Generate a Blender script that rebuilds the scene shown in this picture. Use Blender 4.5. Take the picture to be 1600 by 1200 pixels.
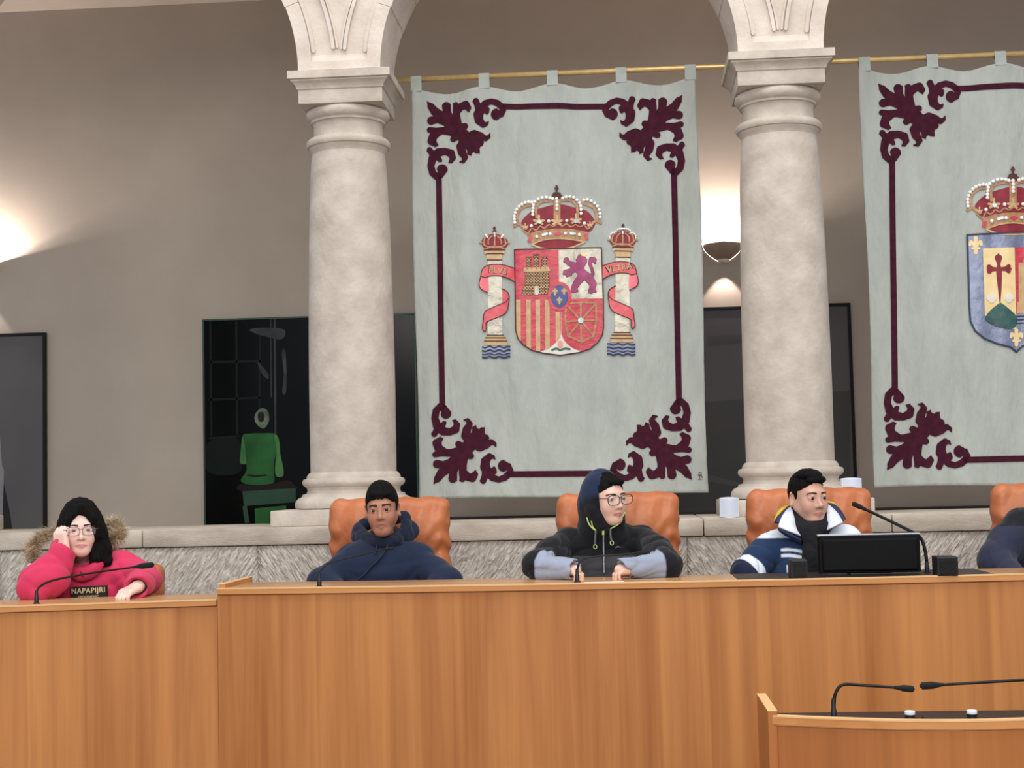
import bpy, bmesh, math, random
import numpy as np
from mathutils import Matrix, Vector
random.seed(7); rng = np.random.default_rng(7)
S = bpy.context.scene; COL = S.collection
for o in list(bpy.data.objects): bpy.data.objects.remove(o)

# ------------------------------------------------------------------ camera
FPX = 2350.0; YAW, PITCH, ROLL = map(math.radians, (4.1, 3.8, 1.33)); EYE = np.array([0., 0., 1.6])
_f = np.array([-math.sin(YAW)*math.cos(PITCH), math.cos(YAW)*math.cos(PITCH), math.sin(PITCH)])
_r0 = np.array([math.cos(YAW), math.sin(YAW), 0.]); _u0 = np.cross(_r0, _f)
_r = math.cos(ROLL)*_r0 - math.sin(ROLL)*_u0; _u = math.sin(ROLL)*_r0 + math.cos(ROLL)*_u0
cam = bpy.data.cameras.new('camera'); co = bpy.data.objects.new('camera', cam); COL.objects.link(co)
cam.sensor_width = 36; cam.lens = FPX/1600*36; cam.clip_end = 100
co.matrix_world = Matrix(((_r[0], _u[0], -_f[0], EYE[0]), (_r[1], _u[1], -_f[1], EYE[1]), (_r[2], _u[2], -_f[2], EYE[2]), (0, 0, 0, 1)))
S.camera = co
# ------------------------------------------------------------------ world, light, exposure
w = bpy.data.worlds.new('world'); S.world = w; w.use_nodes = True
w.node_tree.nodes['Background'].inputs[0].default_value = (.80, .86, 1.0, 1)
w.node_tree.nodes['Background'].inputs[1].default_value = .62
def area(name, loc, size, sy, power, col, rot=(0, 0, 0)):
    l = bpy.data.lights.new(name, 'AREA'); l.shape = 'RECTANGLE'; l.size = size; l.size_y = sy; l.energy = power; l.color = col
    o = bpy.data.objects.new(name, l); COL.objects.link(o); o.location = loc; o.rotation_euler = rot
    return o
area('hall_skylight', (.2, 3.4, 7.2), 7, 4.2, 265, (1, .97, .92))
area('hall_lights_behind', (.3, -3.2, 4.6), 8, 2.0, 420, (1, .96, .90), (math.radians(68), 0, 0))
vs = S.view_settings; vs.view_transform = 'Standard'; vs.look = 'None'; vs.gamma = 1; vs.exposure = .2; vs.use_curve_mapping = False

# ------------------------------------------------------------------ helpers
def ray(px, py): return _r*((px-800)/FPX) + _u*((600-py)/FPX) + _f
def at(px, py, Y): d = ray(px, py); return EYE + d*(Y/d[1])
J = at
def lin(c): return tuple((v/255/12.92 if v/255 <= .04045 else ((v/255+.055)/1.055)**2.4) for v in c)
OFF = {}
def props(o, label=None, cat=None, group=None, kind=None):
    if label: o['label'] = label
    if cat: o['category'] = cat
    if group: o['group'] = group
    if kind: o['kind'] = kind
    return o
def thing(name, loc, label, cat, group=None, rz=0):
    o = bpy.data.objects.new(name, None); COL.objects.link(o); o.location = loc; o.rotation_euler = (0, 0, rz); o.empty_display_size = .1
    OFF[o.name] = np.array(loc, float); return props(o, label, cat, group)
def mk(name, V, F, mat, parent=None, smooth=False, attr=None):
    V = np.asarray(V, float)
    off = OFF.get(parent.name, np.zeros(3)) if parent is not None else np.zeros(3)
    me = bpy.data.meshes.new(name)
    if isinstance(F, np.ndarray):
        n, k = F.shape
        me.vertices.add(len(V)); me.vertices.foreach_set('co', (V-off).astype(np.float32).ravel())
        me.loops.add(n*k); me.loops.foreach_set('vertex_index', F.astype(np.int32).ravel())
        me.polygons.add(n); me.polygons.foreach_set('loop_start', np.arange(0, n*k, k, dtype=np.int32))
        me.update(calc_edges=True)
    else:
        me.from_pydata((V-off).tolist(), [], [list(f) for f in F])
    me.validate()
    if smooth: me.polygons.foreach_set('use_smooth', np.ones(len(me.polygons), bool))
    if attr is not None:
        a = me.color_attributes.new('Col', 'FLOAT_COLOR', 'POINT')
        c = np.ones((len(V), 4), np.float32); c[:, :3] = attr; a.data.foreach_set('color', c.ravel())
    if mat: me.materials.append(mat)
    o = bpy.data.objects.new(name, me); COL.objects.link(o)
    if parent is not None: o.parent = parent; OFF[o.name] = off
    return o
def link_copy(src, parent, name=None):
    c = src.copy(); COL.objects.link(c); c.parent = parent; return c
def copy_tree(root, loc, label, group=None, rz=None):
    r = root.copy(); COL.objects.link(r); r.location = loc; r['label'] = label
    if rz is not None: r.rotation_euler = (0, 0, rz)
    if group: r['group'] = group
    for ch in list(root.children):
        c = link_copy(ch, r)
        for g in list(ch.children): link_copy(g, c)
    return r
class MB:
    def __init__(s): s.V = []; s.F = []
    def add(s, V, F):
        n = len(s.V); s.V += [tuple(v) for v in V]; s.F += [tuple(i+n for i in f) for f in F]; return s
    def box(s, lo, hi, bev=0.0, seg=2):
        bm = bmesh.new(); bmesh.ops.create_cube(bm, size=1)
        for v in bm.verts: v.co = Vector([(lo[i]+hi[i])/2 + v.co[i]*(hi[i]-lo[i]) for i in range(3)])
        if bev: bmesh.ops.bevel(bm, geom=bm.edges[:], offset=bev, segments=seg, affect='EDGES', profile=.5)
        bm.verts.index_update(); s.add([v.co[:] for v in bm.verts], [[v.index for v in f.verts] for f in bm.faces]); bm.free(); return s
    def tube(s, pts, rad, n=8, closed=False):
        P = np.asarray(pts, float); m = len(P); rad = np.broadcast_to(np.asarray(rad, float), (m,))
        T = np.gradient(P, axis=0) if not closed else np.roll(P, -1, 0)-np.roll(P, 1, 0)
        T /= np.linalg.norm(T, axis=1)[:, None]+1e-12
        up = np.array([0, 0, 1.]) if abs(T[0][2]) < .9 else np.array([0, 1., 0])
        a = np.cross(T[0], up); a /= np.linalg.norm(a); V = []; F = []
        for i in range(m):
            a = a - T[i]*a.dot(T[i]); a /= np.linalg.norm(a)+1e-12; b = np.cross(T[i], a)
            for k in range(n):
                t = 2*math.pi*k/n; V.append(P[i] + rad[i]*(math.cos(t)*a + math.sin(t)*b))
        for i in range(m if closed else m-1):
            for k in range(n):
                F.append((i*n+k, i*n+(k+1) % n, ((i+1) % m)*n+(k+1) % n, ((i+1) % m)*n+k))
        if not closed: F.append(tuple(range(n))[::-1]); F.append(tuple(range((m-1)*n, m*n)))
        return s.add(V, F)
    def lathe(s, c, prof, n=40, cap=True):
        V = []; F = []; m = len(prof)
        for r, z in prof:
            for k in range(n):
                t = 2*math.pi*k/n; V.append((c[0]+r*math.cos(t), c[1]+r*math.sin(t), c[2]+z))
        for i in range(m-1):
            for k in range(n): F.append((i*n+k, i*n+(k+1) % n, (i+1)*n+(k+1) % n, (i+1)*n+k))
        if cap: F.append(tuple(range(n))[::-1]); F.append(tuple(range((m-1)*n, m*n)))
        return s.add(V, F)
    def ball(s, c, r, n=8, m=6):
        r = np.broadcast_to(np.asarray(r, float), (3,)); V = [(c[0], c[1], c[2]-r[2])]; F = []
        for i in range(1, m):
            p = math.pi*i/m
            for k in range(n):
                t = 2*math.pi*k/n; V.append((c[0]+r[0]*math.sin(p)*math.cos(t), c[1]+r[1]*math.sin(p)*math.sin(t), c[2]-r[2]*math.cos(p)))
        V.append((c[0], c[1], c[2]+r[2])); L = len(V)-1
        for k in range(n):
            F.append((0, 1+(k+1) % n, 1+k)); F.append((L, L-n+k, L-n+(k+1) % n))
            for i in range(m-2): F.append((1+i*n+k, 1+i*n+(k+1) % n, 1+(i+1)*n+(k+1) % n, 1+(i+1)*n+k))
        return s.add(V, F)
    def prism(s, poly, fn):
        "poly 2d, fn(p, side 0/1)->3d"
        n = len(poly); V = [fn(p, 0) for p in poly] + [fn(p, 1) for p in poly]
        F = [tuple(range(n)), tuple(range(2*n-1, n-1, -1))] + [(i, n+i, n+(i+1) % n, (i+1) % n) for i in range(n)]
        return s.add(V, F)
    def build(s, name, mat, parent=None, smooth=False, angle=None):
        o = mk(name, s.V, s.F, mat, parent, smooth)
        if angle is not None:
            o.data.polygons.foreach_set('use_smooth', np.ones(len(o.data.polygons), bool))
            bm = bmesh.new(); bm.from_mesh(o.data); bmesh.ops.recalc_face_normals(bm, faces=bm.faces)
            for e in bm.edges:
                if len(e.link_faces) == 2 and e.calc_face_angle(0) > math.radians(angle): e.smooth = False
            bm.to_mesh(o.data); bm.free()
        else:
            bm = bmesh.new(); bm.from_mesh(o.data); bmesh.ops.recalc_face_normals(bm, faces=bm.faces); bm.to_mesh(o.data); bm.free()
        return o
def spline(pts, n=8, closed=False):
    P = np.asarray(pts, float); m = len(P); out = []
    for i in range(m if closed else m-1):
        if closed: a, b, c, d = P[(i-1) % m], P[i], P[(i+1) % m], P[(i+2) % m]
        else: a, b, c, d = P[max(i-1, 0)], P[i], P[i+1], P[min(i+2, m-1)]
        for t in np.linspace(0, 1, n, endpoint=False):
            out.append(.5*((2*b)+(c-a)*t+(2*a-5*b+4*c-d)*t*t+(-a+3*b-3*c+d)*t**3))
    if not closed: out.append(P[-1])
    return np.array(out)

# ------------------------------------------------------------------ materials
def node_mat(name):
    m = bpy.data.materials.new(name); m.use_nodes = True; return m, m.node_tree.nodes, m.node_tree.links, m.node_tree.nodes['Principled BSDF']
def mat(name, c, rough=.6, c2=None, scale=8, detail=4, stretch=(1, 1, 1), bump=0, bscale=None, metal=0, sheen=0, spec=.5, attr=False, rot=(0, 0, 0), dist=.01, coat=0):
    m, N, L, b = node_mat(name); b.inputs['Roughness'].default_value = rough; b.inputs['Metallic'].default_value = metal
    b.inputs['Specular IOR Level'].default_value = spec; b.inputs['Sheen Weight'].default_value = sheen; b.inputs['Coat Weight'].default_value = coat
    tc = N.new('ShaderNodeTexCoord'); mp = N.new('ShaderNodeMapping'); mp.inputs['Scale'].default_value = stretch; mp.inputs['Rotation'].default_value = rot
    L.new(tc.outputs['Object'], mp.inputs[0]); nz = N.new('ShaderNodeTexNoise'); nz.inputs['Scale'].default_value = scale; nz.inputs['Detail'].default_value = detail
    L.new(mp.outputs[0], nz.inputs['Vector'])
    c2 = c2 or tuple(v*.86 for v in c)
    if attr:
        a = N.new('ShaderNodeVertexColor'); a.layer_name = 'Col'; mx = N.new('ShaderNodeMix'); mx.data_type = 'RGBA'; mx.blend_type = 'MULTIPLY'; mx.inputs[0].default_value = 1
        rp = N.new('ShaderNodeMapRange'); rp.inputs[3].default_value = .82; rp.inputs[4].default_value = 1.1; L.new(nz.outputs[0], rp.inputs[0])
        L.new(a.outputs[0], mx.inputs[6]); L.new(rp.outputs[0], mx.inputs[7]); L.new(mx.outputs[2], b.inputs['Base Color'])
    else:
        r = N.new('ShaderNodeValToRGB'); r.color_ramp.elements[0].position = .3; r.color_ramp.elements[1].position = .7
        r.color_ramp.elements[0].color = (*lin(c2), 1); r.color_ramp.elements[1].color = (*lin(c), 1)
        L.new(nz.outputs[0], r.inputs[0]); L.new(r.outputs[0], b.inputs['Base Color'])
    if bump:
        n2 = nz
        if bscale:
            n2 = N.new('ShaderNodeTexNoise'); n2.inputs['Scale'].default_value = bscale; n2.inputs['Detail'].default_value = 5; L.new(mp.outputs[0], n2.inputs['Vector'])
        bp = N.new('ShaderNodeBump'); bp.inputs['Strength'].default_value = bump; bp.inputs['Distance'].default_value = dist; L.new(n2.outputs[0], bp.inputs['Height']); L.new(bp.outputs[0], b.inputs['Normal'])
    return m
def wood_mat(name, c, c2, rough=.38, seed=0, axis=2):
    m, N, L, b = node_mat(name); b.inputs['Roughness'].default_value = rough; b.inputs['Specular IOR Level'].default_value = .35
    tc = N.new('ShaderNodeTexCoord'); last = None
    def nz(sx, sz, det, dst):
        mp = N.new('ShaderNodeMapping'); sc = [sx, sx, sx]; sc[axis] = sz; mp.inputs['Scale'].default_value = sc; mp.inputs['Location'].default_value = (seed*3.1, seed, seed*1.7)
        L.new(tc.outputs['Object'], mp.inputs[0]); n = N.new('ShaderNodeTexNoise'); n.inputs['Scale'].default_value = 1; n.inputs['Detail'].default_value = det; n.inputs['Distortion'].default_value = dst
        L.new(mp.outputs[0], n.inputs['Vector']); return n
    a = nz(5.5, .40, 3, .5); f = nz(17, .55, 4, 1.2); g = nz(110, 2.2, 3, 0)
    def mth(op, x, y):
        q = N.new('ShaderNodeMath'); q.operation = op
        for i, v in enumerate((x, y)):
            if isinstance(v, (int, float)): q.inputs[i].default_value = v
            else: L.new(v, q.inputs[i])
        return q.outputs[0]
    # veneer leaves: stepped tone per ~0.17 m strip
    sx = N.new('ShaderNodeSeparateXYZ'); L.new(tc.outputs['Object'], sx.inputs[0])
    wn = N.new('ShaderNodeTexWhiteNoise'); wn.noise_dimensions = '1D'
    L.new(mth('FLOOR', mth('ADD', mth('MULTIPLY', sx.outputs[0 if axis == 2 else 1], 6.3), seed+.37), 0), wn.inputs['W'])
    s = mth('ADD', mth('ADD', mth('MULTIPLY', a.outputs[0], .52), mth('MULTIPLY', f.outputs[0], .38)), mth('ADD', mth('MULTIPLY', g.outputs[0], .10), mth('MULTIPLY', wn.outputs[0], .07)))
    r = N.new('ShaderNodeValToRGB'); e = r.color_ramp.elements; e[0].position = .36; e[1].position = .72; e[0].color = (*lin(c2), 1); e[1].color = (*lin(c), 1)
    L.new(s, r.inputs[0]); L.new(r.outputs[0], b.inputs['Base Color'])
    return m
M = {}
M['wall'] = mat('gallery_plaster', (192, 180, 165), .9, (185, 173, 158), 3, bump=.12, bscale=120, dist=.004)
M['ceil'] = mat('gallery_ceiling_plaster', (190, 178, 162), .9, (182, 170, 155), 3)
M['stone'] = mat('column_sandstone', (208, 197, 183), .85, (182, 170, 156), 9, 6, bump=.5, bscale=45, dist=.006)
M['stone2'] = mat('arch_sandstone', (224, 212, 199), .85, (200, 187, 173), 7, 6, bump=.5, bscale=50, dist=.006)
M['cap'] = mat('parapet_cap_sandstone', (205, 194, 178), .88, (165, 153, 137), 5, 6, stretch=(1, 1, 3), bump=.35, bscale=60, dist=.005)
def chisel(name, ang):
    m, N, L, b = node_mat(name); b.inputs['Roughness'].default_value = .9; b.inputs['Specular IOR Level'].default_value = .2
    tc = N.new('ShaderNodeTexCoord'); mp = N.new('ShaderNodeMapping'); mp.inputs['Rotation'].default_value = (0, math.radians(ang), 0); L.new(tc.outputs['Object'], mp.inputs[0])
    mp2 = N.new('ShaderNodeMapping'); mp2.inputs['Scale'].default_value = (95, 20, 22); L.new(mp.outputs[0], mp2.inputs[0])
    n = N.new('ShaderNodeTexNoise'); n.inputs['Scale'].default_value = 1; n.inputs['Detail'].default_value = 4; n.inputs['Distortion'].default_value = .6; L.new(mp2.outputs[0], n.inputs['Vector'])
    r = N.new('ShaderNodeValToRGB'); e = r.color_ramp.elements; e[0].position = .33; e[1].position = .62; e[0].color = (*lin((164, 154, 140)), 1); e[1].color = (*lin((220, 212, 200)), 1)
    L.new(n.outputs[0], r.inputs[0]); L.new(r.outputs[0], b.inputs['Base Color'])
    bp = N.new('ShaderNodeBump'); bp.inputs['Strength'].default_value = 1; bp.inputs['Distance'].default_value = .015; L.new(n.outputs[0], bp.inputs['Height']); L.new(bp.outputs[0], b.inputs['Normal'])
    return m
M['chisel_a'] = chisel('chiselled_sandstone_a', -32); M['chisel_b'] = chisel('chiselled_sandstone_b', 30)
M['brass'] = mat('polished_brass', (236, 206, 142), .32, (220, 186, 120), 20, metal=.45)
M['wood'] = wood_mat('cherry_veneer_front', (208, 142, 82), (160, 97, 48), .42, 1)
M['wood_l'] = wood_mat('cherry_veneer_side_desk', (208, 142, 82), (160, 97, 48), .42, 4)
M['wood_top'] = wood_mat('cherry_veneer_top', (205, 160, 112), (176, 128, 82), .25, 2, axis=0)
M['wood_edge'] = wood_mat('cherry_solid_edge', (214, 152, 92), (182, 118, 64), .35, 3, axis=0)
M['wood_pale'] = wood_mat('pale_cut_edge', (240, 196, 140), (224, 176, 120), .4, 5, axis=1)
M['wood_lect'] = wood_mat('lectern_veneer', (186, 118, 62), (154, 92, 45), .42, 7)
M['leather'] = mat('tan_leather', (198, 117, 70), .42, (168, 91, 52), 6, 5, bump=.35, bscale=14, dist=.012, spec=.45)
M['black'] = mat('matt_black_plastic', (20, 20, 22), .5, (14, 14, 16), 30)
M['metal_dark'] = mat('black_gooseneck_metal', (26, 25, 25), .45, (22, 20, 20), 60, metal=.5)
M['foam'] = mat('black_foam', (26, 25, 26), .95, (14, 14, 14), 200, bump=.6, dist=.003)
M['screen_black'] = mat('monitor_black_shell', (9, 8, 9), .6, (7, 6, 7), 20, spec=.15)
M['silver'] = mat('silver_plastic', (206, 208, 214), .3, (190, 192, 198), 20, metal=.4)
M['chrome'] = mat('chrome', (225, 225, 228), .12, (210, 210, 214), 10, metal=1)
M['pad'] = mat('dark_desk_inlay', (40, 33, 33), .45, (32, 26, 26), 12, spec=.25)
M['white_plastic'] = mat('white_plastic', (236, 240, 248), .4, (228, 233, 242), 10)
M['grille'] = mat('white_speaker_grille', (218, 226, 240), .55, (212, 220, 235), 300, bump=.15, dist=.001)
M['paper'] = mat('white_paper', (242, 240, 236), .8, (236, 234, 230), 10)
M['print_ink'] = mat('grey_print_ink', (110, 108, 110), .8)
M['frame'] = mat('black_picture_frame', (26, 26, 27), .5, spec=.2)
M['dark_trim'] = mat('dark_wall_rail', (58, 52, 48), .6)
M['floor'] = mat('dais_carpet', (92, 66, 52), .95, (78, 55, 43), 60, bump=.4, dist=.004)
M['floor2'] = mat('gallery_floor_tiles', (206, 194, 178), .6, (190, 176, 160), 5)
M['lampcup'] = mat('bronze_lamp_cup', (176, 152, 132), .6, (160, 136, 118), 8, metal=.1)

# ------------------------------------------------------------------ 3D distance fields -> meshes
def cone(a, b, ra, rb=None):
    a = np.asarray(a, np.float32); ba = np.asarray(b, np.float32)-a; rb = ra if rb is None else rb; bb = float(ba@ba)+1e-12
    def f(P):
        pa = P-a; t = np.clip(pa@ba/bb, 0, 1); q = pa-t[:, None]*ba
        return np.sqrt(np.einsum('ij,ij->i', q, q))-(ra+t*(rb-ra))
    f.bs = (a+ba/2, math.sqrt(bb)/2+max(ra, rb)); return f
def ell(c, r, R=None):
    c = np.asarray(c, np.float32); r = np.asarray(r, np.float32); R = None if R is None else np.asarray(R, np.float32)
    def f(P):
        q = P-c
        if R is not None: q = q@R
        q = q/r; k0 = np.sqrt(np.einsum('ij,ij->i', q, q)); q = q/r; k1 = np.sqrt(np.einsum('ij,ij->i', q, q))+1e-9
        return k0*(k0-1)/k1
    f.bs = (c, float(r.max())); return f
def rbox(c, h, rad, R=None):
    c = np.asarray(c, np.float32); h = np.asarray(h, np.float32)-rad; R = None if R is None else np.asarray(R, np.float32)
    def f(P):
        q = P-c
        if R is not None: q = q@R
        q = np.abs(q)-h
        return np.sqrt((np.maximum(q, 0)**2).sum(1))+np.minimum(q.max(1), 0)-rad
    f.bs = (c, float(np.linalg.norm(h))+rad); return f
class Sdf:
    def __init__(s, *ops): s.ops = list(ops)
    def u(s, f, k=.01): s.ops.append(('u', f, k)); return s
    def s(s, f, k=.005): s.ops.append(('s', f, k)); return s
    def i(s, f, k=.005): s.ops.append(('i', f, k)); return s
    def chain(s, pts, rad, k=.02):
        for i in range(len(pts)-1): s.u(cone(pts[i], pts[i+1], rad[i], rad[i+1]), k)
        return s
    def __call__(s, P):
        d = None; lo, hi = P.min(0), P.max(0)
        for op, f, k in s.ops:
            if hasattr(f, 'bs'):
                c, r = f.bs; g = np.maximum(np.maximum(lo-c, c-hi), 0)
                if g@g > (r+max(k*1.3, .025))**2:
                    continue
            if d is None:
                if op == 'u': d = f(P)
                continue
            e = f(P)
            if op == 'u': h = np.clip(.5+.5*(d-e)/k, 0, 1); d = d+(e-d)*h-k*h*(1-h)
            elif op == 's': h = np.clip(.5-.5*(d+e)/k, 0, 1); d = d+(-e-d)*h+k*h*(1-h)
            else: d = np.maximum(d, e)
        return np.full(len(P), .03, np.float32) if d is None else d
def local(f, c, R, s=1.0, cull=None):
    "field given in a local frame (world = c + s R p)"
    c = np.asarray(c, np.float32); R = np.asarray(R, np.float32)
    def g(P):
        q = P-c
        if cull is None: return f((q@R)/s)*s
        d2 = np.sqrt((q*q).sum(1)); out = (d2-cull*.8).astype(np.float32); m = d2 < cull
        if m.any(): out[m] = f((q[m]@R)/s)*s
        return out
    if cull is not None: g.bs = (c, cull*.62)
    return g
def nets(f, lo, hi, h, B=8, slack=1.5, smooth=1):
    lo = np.asarray(lo, np.float32); hi = np.asarray(hi, np.float32); n = np.ceil((hi-lo)/h/B).astype(int); N = n*B+1
    g = np.stack(np.meshgrid(*[np.arange(k) for k in n], indexing='ij'), -1).reshape(-1, 3)
    d = f((lo+(g*B+B/2)*h).astype(np.float32)); act = np.abs(d) < B*h*.87*slack
    V = np.ones(N, np.float32); sg = np.where(d < 0, -1., 1.).reshape(n)
    V[:-1, :-1, :-1] = np.repeat(np.repeat(np.repeat(sg, B, 0), B, 1), B, 2)
    o = np.stack(np.meshgrid(*[np.arange(B+1)]*3, indexing='ij'), -1).reshape(-1, 3); ga = g[act]
    cl = ga//3; ky = (cl[:, 0]*1000+cl[:, 1])*1000+cl[:, 2]; od = np.argsort(ky, kind='stable'); ga = ga[od]; ky = ky[od]
    for I in np.split(np.arange(len(ga)), np.flatnonzero(np.diff(ky))+1):
        if not len(I): continue
        I = (ga[I][:, None, :]*B+o).reshape(-1, 3)
        V[I[:, 0], I[:, 1], I[:, 2]] = f((lo+I*h).astype(np.float32))
    ins = V < 0; cnt = np.zeros(N-1, np.int8); cs = [(a, b, c) for a in (0, 1) for b in (0, 1) for c in (0, 1)]
    sl = lambda A, c: A[c[0]:A.shape[0]-1+c[0], c[1]:A.shape[1]-1+c[1], c[2]:A.shape[2]-1+c[2]]
    for c in cs: cnt += sl(ins, c)
    mix = (cnt > 0) & (cnt < 8); cells = np.argwhere(mix); idx = -np.ones(N-1, np.int64); idx[mix] = np.arange(len(cells))
    acc = np.zeros((len(cells), 3)); num = np.zeros(len(cells))
    vals = {c: V[cells[:, 0]+c[0], cells[:, 1]+c[1], cells[:, 2]+c[2]] for c in cs}
    for c in cs:
        for ax in range(3):
            if c[ax] == 0:
                e = list(c); e[ax] = 1; a = vals[c]; b = vals[tuple(e)]; x = (a < 0) != (b < 0)
                t = np.where(x, a/np.where(x, a-b, 1), 0); p = np.tile(np.array(c, float), (len(cells), 1)); p[:, ax] = t
                acc[x] += p[x]; num += x
    P = cells+acc/num[:, None]; Fs = []
    for ax in range(3):
        b_, c_ = (ax+1) % 3, (ax+2) % 3
        A = np.swapaxes(ins, 0, ax); a0 = np.take(ins, range(N[ax]-1), ax); a1 = np.take(ins, range(1, N[ax]), ax)
        E = np.argwhere(a0 != a1); ok = (E[:, b_] > 0) & (E[:, c_] > 0) & (E[:, b_] < N[b_]-1) & (E[:, c_] < N[c_]-1); E = E[ok]
        st = a0[E[:, 0], E[:, 1], E[:, 2]]; q = []
        for db, dc in ((0, 0), (-1, 0), (-1, -1), (0, -1)):
            K = E.copy(); K[:, b_] += db; K[:, c_] += dc; q.append(idx[K[:, 0], K[:, 1], K[:, 2]])
        q = np.stack(q, 1); q[~st] = q[~st][:, ::-1]; Fs.append(q)
    F = np.concatenate(Fs); F = F[(F >= 0).all(1)]
    for _ in range(smooth):
        acc = np.zeros_like(P); num = np.zeros(len(P))
        for k in range(4):
            for m_ in (1, 3):
                np.add.at(acc, F[:, k], P[F[:, (k+m_) % 4]]); np.add.at(num, F[:, k], 1)
        P = P*.5+.5*acc/np.maximum(num, 1)[:, None]
    return lo+P*h, F
def Rz(a): c, s = math.cos(a), math.sin(a); return np.array([[c, -s, 0], [s, c, 0], [0, 0, 1.]])
def Rx(a): c, s = math.cos(a), math.sin(a); return np.array([[1., 0, 0], [0, c, -s], [0, s, c]])
def Ry(a): c, s = math.cos(a), math.sin(a); return np.array([[c, 0, s], [0, 1., 0], [-s, 0, c]])
def wob(amp, fr, seed=0, ridge=True):
    "cloth creases: a few warped, sharp-edged folds plus a soft swell"
    r = np.random.default_rng(seed); K = r.normal(size=(4, 3))*fr; ph = r.uniform(0, 6.28, 4); K2 = r.normal(size=(2, 3))*fr*.45
    def g(P):
        q = P+.035*np.sin(P[:, [1, 2, 0]]*fr*.6+seed)+.012*np.sin(P[:, [2, 0, 1]]*fr*1.7+2*seed); a = np.zeros(len(P), np.float32)
        for k, p in zip(K, ph): a += (1-np.abs(np.sin(q@k.astype(np.float32)+p)))**2
        for k in K2: a += .6*np.sin(q@k.astype(np.float32))
        return amp*(a-1.1)*.55
    return g
def noisy(f, g): return lambda P: f(P)+g(P)

# ------------------------------------------------------------------ 2D distance fields -> applique meshes on cloth
def poly2(pts):
    A = np.asarray(pts, float); Bp = np.roll(A, -1, 0)
    def f(Q):
        d = np.full(len(Q), 1e9); s = np.ones(len(Q))
        for a, b in zip(A, Bp):
            e = b-a; w_ = Q-a; t = np.clip((w_@e)/(e@e+1e-18), 0, 1); q = w_-t[:, None]*e; d = np.minimum(d, (q*q).sum(1))
            c1 = Q[:, 1] >= a[1]; c2 = Q[:, 1] < b[1]; c3 = e[0]*w_[:, 1] > e[1]*w_[:, 0]
            fl = (c1 & c2 & c3) | (~c1 & ~c2 & ~c3); s = np.where(fl, -s, s)
        return s*np.sqrt(d)
    f.bb = (A.min(0), A.max(0)); return f
def stroke2(pts, rad):
    A = np.asarray(pts, float); R_ = np.broadcast_to(np.asarray(rad, float), (len(A),))
    def f(Q):
        d = np.full(len(Q), 1e9)
        if len(A) == 1: return np.sqrt(((Q-A[0])**2).sum(1))-R_[0]
        for i in range(len(A)-1):
            e = A[i+1]-A[i]; w_ = Q-A[i]; t = np.clip((w_@e)/(e@e+1e-18), 0, 1); q = w_-t[:, None]*e
            d = np.minimum(d, np.sqrt((q*q).sum(1))-(R_[i]+t*(R_[i+1]-R_[i])))
        return d
    f.bb = (A.min(0)-R_.max(), A.max(0)+R_.max()); return f
def union2(*fs):
    def f(Q):
        d = fs[0](Q)
        for g in fs[1:]: d = np.minimum(d, g(Q))
        return d
    f.bb = (np.min([g.bb[0] for g in fs], 0), np.max([g.bb[1] for g in fs], 0)); return f
def inter2(a, b):
    f = lambda Q: np.maximum(a(Q), b(Q)); f.bb = (np.maximum(a.bb[0], b.bb[0]), np.minimum(a.bb[1], b.bb[1])) if hasattr(b, 'bb') else a.bb; return f
def sheet(f, cell):
    lo = f.bb[0]-2*cell; n = np.ceil((f.bb[1]+2*cell-lo)/cell).astype(int)+1
    G = np.stack(np.meshgrid(np.arange(n[0]), np.arange(n[1]), indexing='ij'), -1); v = f((lo+G.reshape(-1, 2)*cell)).reshape(n); ins = v < 0
    key = {}; V = []; F = []
    def cv(i, j):
        k = (i, j)
        if k not in key: key[k] = len(V); V.append((i, j))
        return key[k]
    def ev(i, j, a, b):
        k = (i, j, a, b)
        if k not in key: t = v[i, j]/(v[i, j]-v[a, b]); t = min(max(t, .02), .98); key[k] = len(V); V.append((i+(a-i)*t, j+(b-j)*t))
        return key[k]
    c = ins[:-1, :-1].astype(int)+ins[1:, :-1]+ins[1:, 1:]+ins[:-1, 1:]
    for i, j in np.argwhere(c > 0):
        q = [(i, j), (i+1, j), (i+1, j+1), (i, j+1)]; p = []
        for a in range(4):
            A, B_ = q[a], q[(a+1) % 4]
            if ins[A]: p.append(cv(*A))
            if ins[A] != ins[B_]: p.append(ev(*min(A, B_), *max(A, B_)))
        if len(p) > 2: F.append(p)
    return lo+np.array(V)*cell, F
def applique(name, f, surf, layer, mat_, parent, cell=.003, thick=.004):
    "surf(X,Z)->Y of the cloth; the piece lies `layer` in front of it"
    V, F = sheet(f, cell)
    if not F: return None
    y = surf(V[:, 0], V[:, 1]); fr = np.stack([V[:, 0], y-layer, V[:, 1]], 1); bk = np.stack([V[:, 0], y-layer+thick, V[:, 1]], 1)
    ed = {}
    for p in F:
        for a in range(len(p)): ed[(p[a], p[(a+1) % len(p)])] = 1
    side = [e for e in ed if (e[1], e[0]) not in ed]; bi = {}; B_ = []
    for e in side:
        for k in e:
            if k not in bi: bi[k] = len(fr)+len(B_); B_.append(bk[k])
    FF = [list(p) for p in F]+[[e[1], e[0], bi[e[0]], bi[e[1]]] for e in side]
    return mk(name, np.concatenate([fr, np.array(B_).reshape(-1, 3)]), FF, mat_, parent)
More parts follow.
